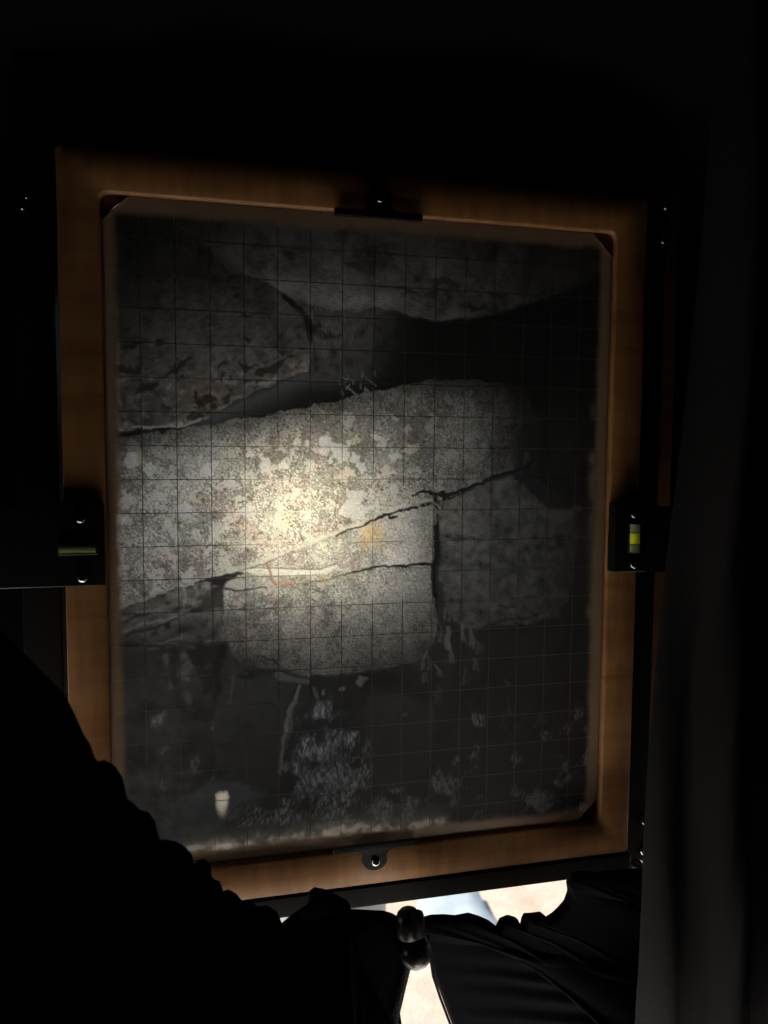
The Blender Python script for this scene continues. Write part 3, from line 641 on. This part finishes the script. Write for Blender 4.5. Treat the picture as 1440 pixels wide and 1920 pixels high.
at_.data.foreach_set('color', np.concatenate([img, lim[..., None]], -1).astype(np.float32).ravel())
me.materials.append(gg)
glass = bpy.data.objects.new("ground_glass", me); COL.objects.link(glass); glass.parent = root
WORLD_OF[glass.name] = Vector((0, 0, H)); glass.location = Vector((0, 0, H)) - WORLD_OF[root.name]
glass['label'] = "frosted glass with half-inch grid and an upside-down picture of lichened rocks"
# polished bevels on the four clipped corners, their highlight painted as pale colour
for sx_, sz_ in ((-1, 1), (1, 1), (1, -1), (-1, -1)):
    bx = .1028; bz = .1276; c = .0098
    p0 = Vector((FX + sx_ * (bx - c), 0, FZ + sz_ * bz)); p1 = Vector((FX + sx_ * bx, 0, FZ + sz_ * (bz - c)))
    e = new(); d = (p1 - p0).normalized(); nrm = Vector((sx_, 0, sz_)).normalized()
    q = [p0 - nrm * .0005 + Vector((0, -.0006, 0)), p1 - nrm * .0005 + Vector((0, -.0006, 0)), p1 + nrm * .0002 + Vector((0, .0000, 0)), p0 + nrm * .0002 + Vector((0, .0000, 0)), p0 + nrm * .0003 + Vector((0, .0020, 0)), p1 + nrm * .0003 + Vector((0, .0020, 0))]
    vv_ = [e.verts.new(x) for x in q]; e.faces.new(vv_[:4]); e.faces.new((vv_[3], vv_[2], vv_[5], vv_[4]))
    obj("glass_bevel", e, rimlip, glass)

# spring clips that hold the glass
def clip_outline(sgn, zc, cx, hw=.0176, hh=.0014, tabr=.0052, tabc=.0050):
    pts = []
    for k in range(5): a = math.radians(180 + 90 * k / 4); pts.append((-hw + .0007 + .0007 * math.cos(a), -hh + .0007 + .0007 * math.sin(a)))
    for k in range(5): a = math.radians(270 + 90 * k / 4); pts.append((hw - .0007 + .0007 * math.cos(a), -hh + .0007 + .0007 * math.sin(a)))
    for k in range(5): a = math.radians(0 + 90 * k / 4); pts.append((hw - .0007 + .0007 * math.cos(a), hh - .0007 + .0007 * math.sin(a)))
    fr_ = .0030
    for k in range(7): a = math.radians(270 - 90 * k / 6 * .85); pts.append((tabr + fr_ * .9 + fr_ * math.cos(a), hh + fr_ + fr_ * math.sin(a)))
    for k in range(13): a = math.radians(8 + 164 * k / 12); pts.append((tabr * math.cos(a), hh + tabc + tabr * math.sin(a) * .82 - .0008))
    for k in range(7): a = math.radians(270 + 90 * (6 - k) / 6 * .85); pts.append((-tabr - fr_ * .9 + fr_ * math.cos(a), hh + fr_ + fr_ * math.sin(a)))
    for k in range(5): a = math.radians(90 + 90 * k / 4); pts.append((-hw + .0007 + .0007 * math.cos(a), hh - .0007 + .0007 * math.sin(a)))
    out_ = [(cx + x, zc + sgn * z) for x, z in pts]
    return out_ if sgn > 0 else out_[::-1]
def screw(parent, x, y, z, r=.0021, slot=0.0, hexa=False, name="screw"):
    b = new(); lathe(b, [(r * .98, 0), (r, -.0004), (r * .96, -.0010), (r * .8, -.0014), (r * .52, -.0016), (r * .48, -.0010), (r * .0001, -.0009)], (x, y, z), n=24)
    o = obj(name, b, steel, parent, auto=50)
    b = new()
    if hexa:
        lathe(b, [(r * .5, -.00095), (r * .5, -.0011), (r * .01, -.0011)], (x, y, z), n=6)
    else:
        for a in (slot, slot + math.pi / 2):
            c_, s__ = math.cos(a), math.sin(a); w_ = r * .12; l_ = r * .72
            vs_ = [b.verts.new((x + i * l_ * c_ - j * w_ * s__, y - .00168, z + i * l_ * s__ + j * w_ * c_)) for i, j in ((-1, -1), (1, -1), (1, 1), (-1, 1))]
            vs2 = [b.verts.new((q.co.x, y - .0010, q.co.z)) for q in vs_]
            b.faces.new(vs_)
            for k in range(4): b.faces.new((vs_[k], vs_[(k + 1) % 4], vs2[(k + 1) % 4], vs2[k]))
    obj("screw_recess", b, black_cf, parent)   # dark socket of the screw
    return o
for sgn, zc, lab in ((1, .1280, "upper black spring clip over the top edge of the glass"), (-1, -.1259, "lower black spring clip over the bottom edge of the glass")):
    b = new(); prism(b, clip_outline(sgn, zc, .0008), YF - .0018, YF - .0002, .0005)
    c = obj("spring_clip", b, black_al, root, auto=35, label=lab)
    screw(c, .0009, YF - .0018, zc + sgn * .0058, r=.0018, hexa=True)

# spirit levels with their black plates
def level(cx0, cx1, z0, z1, yb, yf, win, horizontal, name_lab, screws, side):
    b = new(); box(b, cx0, cx1, yf, yb, z0, z1, .0009, 3)
    pl = obj("spirit_level", b, black_al, root, auto=40, label=name_lab)
    wx0, wx1, wz0, wz1 = win
    fr2 = new(); box(fr2, wx0 - .0006, wx1 + .0006, yf - .0003, yf + .0004, wz0 - .0006, wz1 + .0006, .0002, 1); obj("vial_surround", fr2, mark_m, pl)
    # vial: a clear tube lying half proud of its slot
    if horizontal:
        L_ = wx1 - wx0; r = (wz1 - wz0) / 2; zc = (wz0 + wz1) / 2
        for a, c, mt in ((0, .28, liquid_k), (.30, .69, liquid_k), (.71, 1, liquid_k)):
            t = new(); lathe(t, [(r, wx0 + L_ * a), (r, wx0 + L_ * c)], (0, yf, zc), 'X', 20); obj("vial_section", t, mt, pl, auto=50)
        for a in (.29, .70):
            t = new(); lathe(t, [(r * 1.02, wx0 + L_ * (a - .012)), (r * 1.02, wx0 + L_ * (a + .012))], (0, yf, zc), 'X', 20); obj("vial_line", t, mark_m, pl, auto=50)
        t = new(); box(t, wx0, wx1, yf - .0012, yf - .0004, wz0 - .0004, wz0, .0001, 1); obj("vial_edge", t, liquid_k, pl)
    else:
        L_ = wz1 - wz0; r = (wx1 - wx0) / 2; xc = (wx0 + wx1) / 2
        for a, c, mt in ((0, .27, liquid_d), (.30, .68, liquid), (.71, 1, liquid_l)):
            t = new(); lathe(t, [(r, wz0 + L_ * a), (r, wz0 + L_ * c)], (xc, yf, 0), 'Z', 20); obj("vial_section", t, mt, pl, auto=50)
        for a in (.285, .695):
            t = new(); lathe(t, [(r * 1.02, wz0 + L_ * (a - .014)), (r * 1.02, wz0 + L_ * (a + .014))], (xc, yf, 0), 'Z', 20); obj("vial_line", t, mark_m, pl, auto=50)
        t = new(); bmesh.ops.create_uvsphere(t, u_segments=16, v_segments=10, radius=1)
        for v_ in t.verts: v_.co = Vector((xc + .0003 + v_.co.x * r * .62, yf - r * .45 + v_.co.y * r * .6, wz0 + L_ * .80 + v_.co.z * L_ * .10))
        obj("air_bubble", t, liquid_l, pl, smooth=True)
    for x, z in screws: screw(pl, x, yf, z, .0019, slot=.6)
    return pl
level(-.150, -.1022, -.0134, .0172, YF - .0001, YF - .0032, (-.1178, -.1052, -.0012, .0036), True, "left spirit level with a horizontal dull green vial in a wide black plate", [(-.1103, .0116), (-.1100, -.0100)], -1)
level(.1035, .1190, -.0143, .0155, YF - .0001, YF - .0060, (.1105, .1152, -.0056, .0064), False, "right spirit level with an upright bright yellow-green vial in a black block", [(.1125, .0104), (.1127, -.0109)], 1)
b = new(); box(b, .1191, .1400, .001, .0045, -.0165, .0130, .0008, 2); obj("level_bracket", b, black_al, root, auto=40)

# black rear standard: two uprights, a lower and an upper bar
def bar(name, x0, x1, y0, y1, z0, z1, mt, bev=.0015, **kw):
    b = new(); box(b, x0, x1, y0, y1, z0, z1, bev, 3); return obj(name, b, mt, root, auto=40, **kw)
bar("standard_upright", .1196, .1330, .0060, .0270, -.158, .170, black_cf)
bar("standard_upright", -.1330, -.1190, .0060, .0270, -.158, .170, black_cf)
bar("standard_bar", -.1190, .1196, -.0030, .0240, -.1518, -.1432, black_cf, .001, label="black lower bar under the wooden frame")
bar("standard_bar", -.1190, .1196, .0060, .0270, .1450, .160, black_cf, .001, label="black upper bar above the wooden frame")
# short wooden posts outside the uprights
pR = [pix(1268, 365, .030), pix(1317, 372, .030), pix(1300, 830, .030), pix(1258, 905, .030), pix(1258, 850, .030)]
b = new(); prism(b, [(.1330 + .0035, .1580), (.1510, .1560), (.1520, -.1400), (.1365, -.1400)][::-1], .024, .036, .001); obj("side_post", b, wood, root, auto=40)
b = new(); prism(b, [(-.1640, .150), (-.1480, .150), (-.1480, -.040), (-.1640, -.040)][::-1], .024, .036, .001); obj("side_post", b, wood, root, auto=40)
for x, z in ((.1318, .1445), (.1312, .1300), (.1318, -.1330), (.1318, -.1475)): screw(root, x, .0059, z, .0024, slot=.9)
for x, z in ((-.1275, .1270), (-.1350 + .006, .1230)): screw(root, x, .0059, z, .0010, slot=.4)
b = new(); lathe(b, [(.0026, 0), (.0030, -.002), (.0026, -.0045), (.0001, -.0050)], (.1215, -.004, -.1478), n=20); obj("locking_knob", b, steel, root, auto=40)
b = new(); lathe(b, [(.0060, .002), (.0064, -.003), (.0056, -.007), (.0001, -.0078)], (.1275, -.002, -.1610), n=24); obj("locking_knob", b, black_al, root, auto=40)
b = new(); tube(b, [(.1215, -.008, -.1575), (.1250, -.010, -.1560), (.1300, -.008, -.1545), (.136, -.006, -.1545)], [.0012, .0016, .0014, .0008], 10); obj("locking_lever", b, steel, root, smooth=True)

# bellows: a closed pleated box between the glass and the lens board
LENS = Vector((-.0035, .25, -.004))
rings = []
npl = 14
for k in range(2 * npl + 1):
    t = k / (2 * npl); y = .0145 + (LENS.y - .010 - .0145) * t; o_ = .006 if k % 2 else 0
    hx, hz = .115 * (1 - t) + .075 * t - o_, .138 * (1 - t) + .075 * t - o_
    rings.append([(x, y, z) for x, z in rrect(LENS.x * t, LENS.z * t, hx, hz, .012, 3)])
b = new(); loft_rings(b, rings); obj("bellows", b, bellow_m, root)
b = new(); box(b, LENS.x - .080, LENS.x + .080, LENS.y - .009, LENS.y + .003, LENS.z - .080, LENS.z + .080, .002, 2); obj("lens_board", b, black_cf, root, auto=40)
b = new(); lathe(b, [(.030, -.012), (.030, 0), (.040, .004), (.042, .030), (.036, .045), (.033, .045), (.031, .030)], (LENS.x, LENS.y + .0, LENS.z), n=40); ln = obj("lens", b, lens_glass, root, auto=40)
bar("camera_bed", -.060, .075, .040, .330, -.170, -.158, wood, .002)
for sx_ in (-.045, .060): bar("bed_rail", sx_ - .008, sx_ + .008, .045, .325, -.1578, -.150, black_cf, .001)
b = new(); box(b, -.02, .035, LENS.y - .004, LENS.y + .012, -.150, -.098, .002, 2); obj("front_standard", b, black_cf, root, auto=40)
# the light that the lens sends on to the glass
ld = bpy.data.lights.new("lens_light", 'AREA'); ld.shape = 'DISK'; ld.size = .030; ld.energy = LENS_W; ld.color = (1.0, .985, .95)
lo = bpy.data.objects.new("lens_light", ld); COL.objects.link(lo); lo.location = (LENS.x, LENS.y - .0135, LENS.z + H); lo.rotation_euler = (math.radians(-90), 0, 0)
lo.rotation_euler = Vector((0, 1, 0)).to_track_quat('Z', 'X').to_euler()

# tripod below the camera
tri = empty("tripod", (0, .19, 0), "tripod with a grey head under the camera, glimpsed through the bright gap", "tripod")
b = new(); lathe(b, [(.035, GZ + 1.05), (.045, GZ + 1.06), (.05, -.176), (.03, -.1702)], (0.0075, .19, 0), 'Z', 24); obj("tripod_head", b, grey_al, tri, auto=40)
for k in range(3):
    a = math.radians(60 + 120 * k); c_, s__ = math.cos(a), math.sin(a)
    b = new(); tube(b, [(.0075 + .03 * c_, .19 + .03 * s__, GZ + 1.08), (.0075 + .5 * c_, .19 + .5 * s__, GZ + .01)], [.014, .010], 12); obj("leg", b, black_cf, tri, auto=50)

# ------------------------------------------------------------------ focusing cloth
fc = empty("focusing_cloth", (0, -.25, H - .45), "black focusing cloth draped round the back of the camera, gathered along its hem", "cloth")
def smooth_line(pts, n):
    P = [Vector(p) for p in pts]; out = []
    L = [0]
    for a, b in zip(P, P[1:]): L.append(L[-1] + (b - a).length)
    for k in range(n):
        s = L[-1] * k / (n - 1); i = max(0, min(len(P) - 2, next((j for j in range(len(L) - 1) if L[j + 1] >= s), len(P) - 2)))
        t = (s - L[i]) / max(1e-9, L[i + 1] - L[i]); out.append(P[i].lerp(P[i + 1], t))
    return out
def fold(p, s=1.0):
    return (mnoise.fractal(p * 9 * s, 1.0, 2.0, 3) * .012 + mnoise.noise(p * 34 * s) * .0035)

# tent: arches from the camera standard back over the viewer's head
def tent():
    b = new(); rings = []
    ys = [.060, .052, .040, .006, -.02, -.06, -.12, -.2, -.3, -.42, -.54, -.64, -.70]
    for i, y in enumerate(ys):
        t = (ys[0] - y) / (ys[0] - ys[-1])
        w = .165 + .13 * math.sin(min(1, t * 2.2) * math.pi / 2); top = .168 + .12 * math.sin(min(1, t * 1.8) * math.pi / 2)
        if i == 0: w, top = .112, .135
        elif i == 1: w, top = .150, .168
        elif i == 2: w, top = .166, .180
        else: w, top = max(w, .172), max(top, .186)
        zl = TENT_LEFT if y > -.07 else (-.19 if y > -.1 else -.52); zr = -.13 if y > -.03 else (-.2 if y > -.1 else -.55)
        ring = []; n = 56
        for k in range(n + 1):
            u = k / n
            if u < .3: x, z = -w, zl + (top - .06 - zl) * (u / .3)
            elif u > .7: x, z = w, zr + (top - .06 - zr) * ((1 - u) / .3)
            else:
                a = math.pi * (1 - (u - .3) / .4); x = w * math.copysign(abs(math.cos(a)) ** .6, math.cos(a)); z = top - .06 + .06 * math.sin(a) ** .6
            p = Vector((x, y, z)); f = 0 if i < 3 else fold(Vector((x * 1.2, y * .5, z)))
            c = Vector((x, 0, z - .0)).normalized(); ring.append(p + c * f * 1.6)
        rings.append(ring)
    rr = [[b.verts.new(p) for p in r] for r in rings]
    for a, c in zip(rr, rr[1:]):
        for k in range(len(a) - 1): b.faces.new((a[k], a[k + 1], c[k + 1], c[k]))
    end = rr[-1]; b.faces.new(end)       # cloth falling down behind the viewer
    return b
obj("cloth_canopy", tent(), cloth, fc, smooth=True)
# unseen cloth floor under the phone, added to keep ground light off the frame
b = new(); n = 16; rows = []
for i in range(n + 1):
    y = -.105 - (.70 - .105) * i / n
    rows.append([b.verts.new((-.31 + .62 * j / n, y - (.030 if j <= 6 else 0) * (1 - i / n), -.190 - .33 * (i / n) ** 2 + fold(Vector((j * .04, y, 3)), .5))) for j in range(n + 1)])
for a, c in zip(rows, rows[1:]):
    for k in range(n): b.faces.new((a[k], a[k + 1], c[k + 1], c[k]))
obj("cloth_light_block", b, cloth, fc, smooth=True)

# gathered hem: a sheet that rises to a ruffled rolled edge and falls again towards the viewer
def hem(edge, Y0, drop, Yend, bulge, n=260, rolls=26, seed=0, depth=.012, lift=0.0, mt=cloth, name="gathered_hem", yexp=.9, xexp=1.0, dexp=1.4, out_x=(0, 0), pl_amp=.004):
    E_ = smooth_line(edge, n); b = new(); cols = []
    m_ = 26
    for i, e in enumerate(E_):
        t = i / (n - 1); col = []
        # direction square to the edge line, pointing into the cloth
        d = (E_[min(n - 1, i + 7)] - E_[max(0, i - 7)]); d.y = 0; d = d.normalized() if d.length > 1e-6 else Vector((1, 0, 0))
        inn = Vector((d.z, 0, -d.x))
        inn = (inn * .5 + Vector((0, 0, -1)) * .5).normalized()
        ph = t * rolls * 2 * math.pi + 3 * mnoise.noise(Vector((t * 9, seed, 0)))
        for j in range(m_ + 1):
            v_ = j / m_
            if v_ < .3:    # the roll over the edge: from behind, up and forward
                a = math.pi * (1 - v_ / .3)
                p = e + Vector((0, math.cos(a) * -depth, 0)) - inn * 0 + inn * (depth * (1 - math.sin(a)) )
                if j == 0: p = p + inn * .010
            else:
                s = (v_ - .3) / .7
                p = e + inn * (depth + drop * s ** dexp) + Vector(((out_x[0] + (out_x[1] - out_x[0]) * t) * s ** xexp, -depth + (Yend - Y0) * s ** yexp, 0))
                amp = pl_amp * (1 + 2.5 * s) * min(1, s * 6)
                p += Vector((0, -1, 0)) * (math.sin(ph) * amp + bulge * math.sin(math.pi * min(1, s * 1.1)) + fold(p + Vector((seed, 0, 0))) * min(1, s * 3))
            col.append(b.verts.new(p))
        cols.append(col)
    for a, c in zip(cols, cols[1:]):
        for k in range(m_): b.faces.new((a[k], a[k + 1], c[k + 1], c[k]))
    return obj(name, b, mt, fc, smooth=True)
YL = -.074
left = [(-230, 930), (-90, 1080), (20, 1200), (80, 1262), (108, 1290), (125, 1310), (140, 1340), (155, 1375), (170, 1400), (178, 1424), (184, 1430), (195, 1426), (215, 1438), (230, 1460), (237, 1488), (240, 1502), (250, 1508), (262, 1522), (278, 1524), (291, 1542), (297, 1566), (301, 1578), (312, 1577), (330, 1580), (348, 1590), (361, 1606), (366, 1630), (370, 1616), (384, 1613), (395, 1622), (397, 1645), (403, 1652), (413, 1655), (418, 1668), (417, 1676), (430, 1671), (445, 1679), (455, 1692), (463, 1692), (472, 1690), (482, 1702), (492, 1702), (500, 1699), (510, 1706), (521, 1712), (527, 1726), (533, 1741), (545, 1722), (558, 1716), (572, 1722), (580, 1730), (610, 1722), (640, 1718), (658, 1722), (665, 1740), (668, 1770), (676, 1800), (690, 1830), (706, 1858), (722, 1885), (736, 1912), (744, 1940), (760, 1985), (775, 2020)]
YLf = lambda x: -.108 + .046 * min(1, max(0, (x - 300) / 180))
hem([pix(x, y, YLf(x)) for x, y in left], YL, .06, -.42, .004, out_x=(-.10, -.07), n=420, rolls=30, depth=.004, seed=1)
# stiff tab of cloth standing up in the middle, its edge strip running down
YM = -.046
mid = [(560, 1790), (570, 1735), (573, 1695), (580, 1673), (590, 1665), (607, 1668), (622, 1675), (638, 1683), (652, 1690), (657, 1697), (658, 1706), (690, 1708), (720, 1709), (737, 1714), (750, 1722), (758, 1735), (760, 1780), (757, 1815), (749, 1855), (748, 1885), (754, 1925), (764, 1970), (772, 2010)]
hem([pix(x, y, YM) for x, y in mid], YM, .09, -.42, .002, out_x=(-.08, -.15), yexp=2.4, xexp=.5, dexp=.7, n=160, rolls=5, depth=.003, seed=5, pl_amp=.0015)
YR = -.027
right = [(880, 2010), (866, 1965), (848, 1922), (834, 1885), (822, 1852), (811, 1825), (804, 1800), (797, 1770), (786, 1742), (785, 1730), (792, 1722), (810, 1717), (835, 1716), (855, 1718), (880, 1713), (900, 1719), (918, 1727), (933, 1739), (940, 1723), (955, 1717), (970, 1722), (978, 1738), (981, 1722), (985, 1714), (1000, 1713), (1015, 1711), (1027, 1721), (1040, 1712), (1050, 1702), (1060, 1690), (1066, 1672), (1064, 1655), (1072, 1640), (1090, 1634), (1120, 1637), (1160, 1632), (1220, 1628), (1300, 1625)]
hem([pix(x, y, YR) for x, y in right], YR, .12, -.42, .004, out_x=(.15, .12), yexp=2.8, xexp=.45, dexp=.6, n=300, rolls=22, depth=.0035, seed=9, pl_amp=.0022)
# side drape hanging down on the right, in soft vertical folds
def drape():
    b = new(); ne, nr = 90, 110; rows = []
    edge = smooth_line([pix(x, y, -.075) for x, y in [(1372, -260), (1350, 60), (1332, 300), (1312, 560), (1292, 800), (1272, 1050), (1256, 1250), (1243, 1420), (1236, 1600), (1229, 1800), (1224, 1920), (1218, 2100), (1210, 2500)]], nr + 1)
    for i, e in enumerate(edge):
        row = []; zt = i / nr
        for j in range(ne + 1):
            u = j / ne; x = e.x + .19 * u; z = e.z
            s = u * .19
            lean = s - .035 * zt
            ph = lean * 300 + 1.9 + 1.6 * mnoise.noise(Vector((s * 22, z * 3.2, 2)))
            y = e.y - (.0052 + .002 * mnoise.noise(Vector((z * 6, s * 9, 5)))) * math.sin(ph) * min(1, u * 24) - .004 * math.sin(s * 95 + z * 5) - .0012 * math.sin(s * 1150 + z * 14) * min(1, u * 20) - .03 * u
            y += fold(Vector((x, y, z * .45)), .8) * .5
            if j < 3: y += (3 - j) * .0022      # the turned-back selvage
            row.append(b.verts.new((x, y, z)))
        rows.append(row)
    for a, c in zip(rows, rows[1:]):
        for k in range(ne): b.faces.new((a[k], a[k + 1], c[k + 1], c[k]))
    return b
obj("side_drape", drape(), cloth_g, fc, smooth=True, label="charcoal fold of cloth hanging in soft pleats at the right")
# thin piping seams on the hem
YP = -.0655
b = new(); tube(b, [pix(x, y, YP) for x, y in [(664, 1735), (668, 1770), (676, 1800), (690, 1830), (706, 1858), (722, 1885), (736, 1912), (742, 1940)]], .00045, 8); obj("piping", b, cloth_g, fc, smooth=True)
b = new(); tube(b, [pix(x, y, -.041) for x, y in [(802, 1755), (806, 1790), (812, 1830), (826, 1872), (846, 1925), (860, 1960)]], .0005, 8); obj("piping", b, cloth_g, fc, smooth=True)
# cord lock
def P(x, y, Y): return pix(x, y, Y)
YC = -.053
top_c, ball_c = P(766, 1728, YC), P(779, 1786, YC)
sc = (YC - CAM[2]) / CV_F      # metres per picture unit near that depth
cl = empty("cord_lock", ball_c + Vector((0, 0, H - .006)), "round black plastic cord lock in the gap of the cloth hem", "toggle")
b = new(); lathe(b, [(.0004, 28 * sc), (9 * sc, 27.5 * sc), (17 * sc, 24 * sc), (23 * sc, 17 * sc), (26 * sc, 8 * sc), (27 * sc, -6 * sc), (26.5 * sc, -24 * sc), (25 * sc, -28 * sc)], tuple(top_c), 'Z', 40); obj("barrel", b, toggle_m, cl, auto=60)
b = new(); lathe(b, [(11 * sc, 30 * sc), (13 * sc, 24 * sc), (14 * sc, 10 * sc), (13.5 * sc, -10 * sc), (12 * sc, -20 * sc)], tuple(top_c + Vector((.0022, -.0036, 0))), 'Z', 24); obj("push_button", b, black_al, cl, auto=60)
b = new(); bmesh.ops.create_uvsphere(b, u_segments=40, v_segments=24, radius=1)
for v_ in b.verts:
    r = 33 * sc; v_.co = ball_c + Vector((v_.co.x * r, v_.co.y * r, v_.co.z * r * 1.0))
obj("ball", b, toggle_m, cl, smooth=True)
b = new(); lathe(b, [(32.6 * sc, -.8 * sc), (33.3 * sc, 0), (32.6 * sc, .8 * sc)], tuple(ball_c + Vector((0, 0, -4 * sc))), 'Z', 48); obj("seam", b, black_al, cl, smooth=True)
# braided cord: strands wound both ways round a core
cd = empty("drawstring", P(752, 1850, YC) + Vector((0, 0, H)), "black braided cord hanging down from the round cord lock", "cord")
path = smooth_line([P(x, y, YC + .002) for x, y in [(768, 1800), (762, 1822), (755, 1850), (748, 1880), (742, 1905), (738, 1930)]], 40)
b = new(); tube(b, path, [6.2 * sc] * 40, 12); obj("cord_core", b, cord_m, cd, smooth=True)
for d_ in (1, -1):
    for k in range(4):
        pts = []
        for i in range(120):
            t = i / 119; f = t * 39; q = int(min(38, f)); p = path[q].lerp(path[q + 1], f - q)
            a = d_ * t * 2 * math.pi * 4.5 + k * math.pi / 2 + (.4 if d_ > 0 else 0)
            pts.append(p + Vector((math.cos(a) * 6.3 * sc, math.sin(a) * 6.3 * sc, 0)))
        b = new(); tube(b, pts, 1.5 * sc, 6); obj("strand", b, cord_m, cd, smooth=True)
bpy.context.view_layer.update()
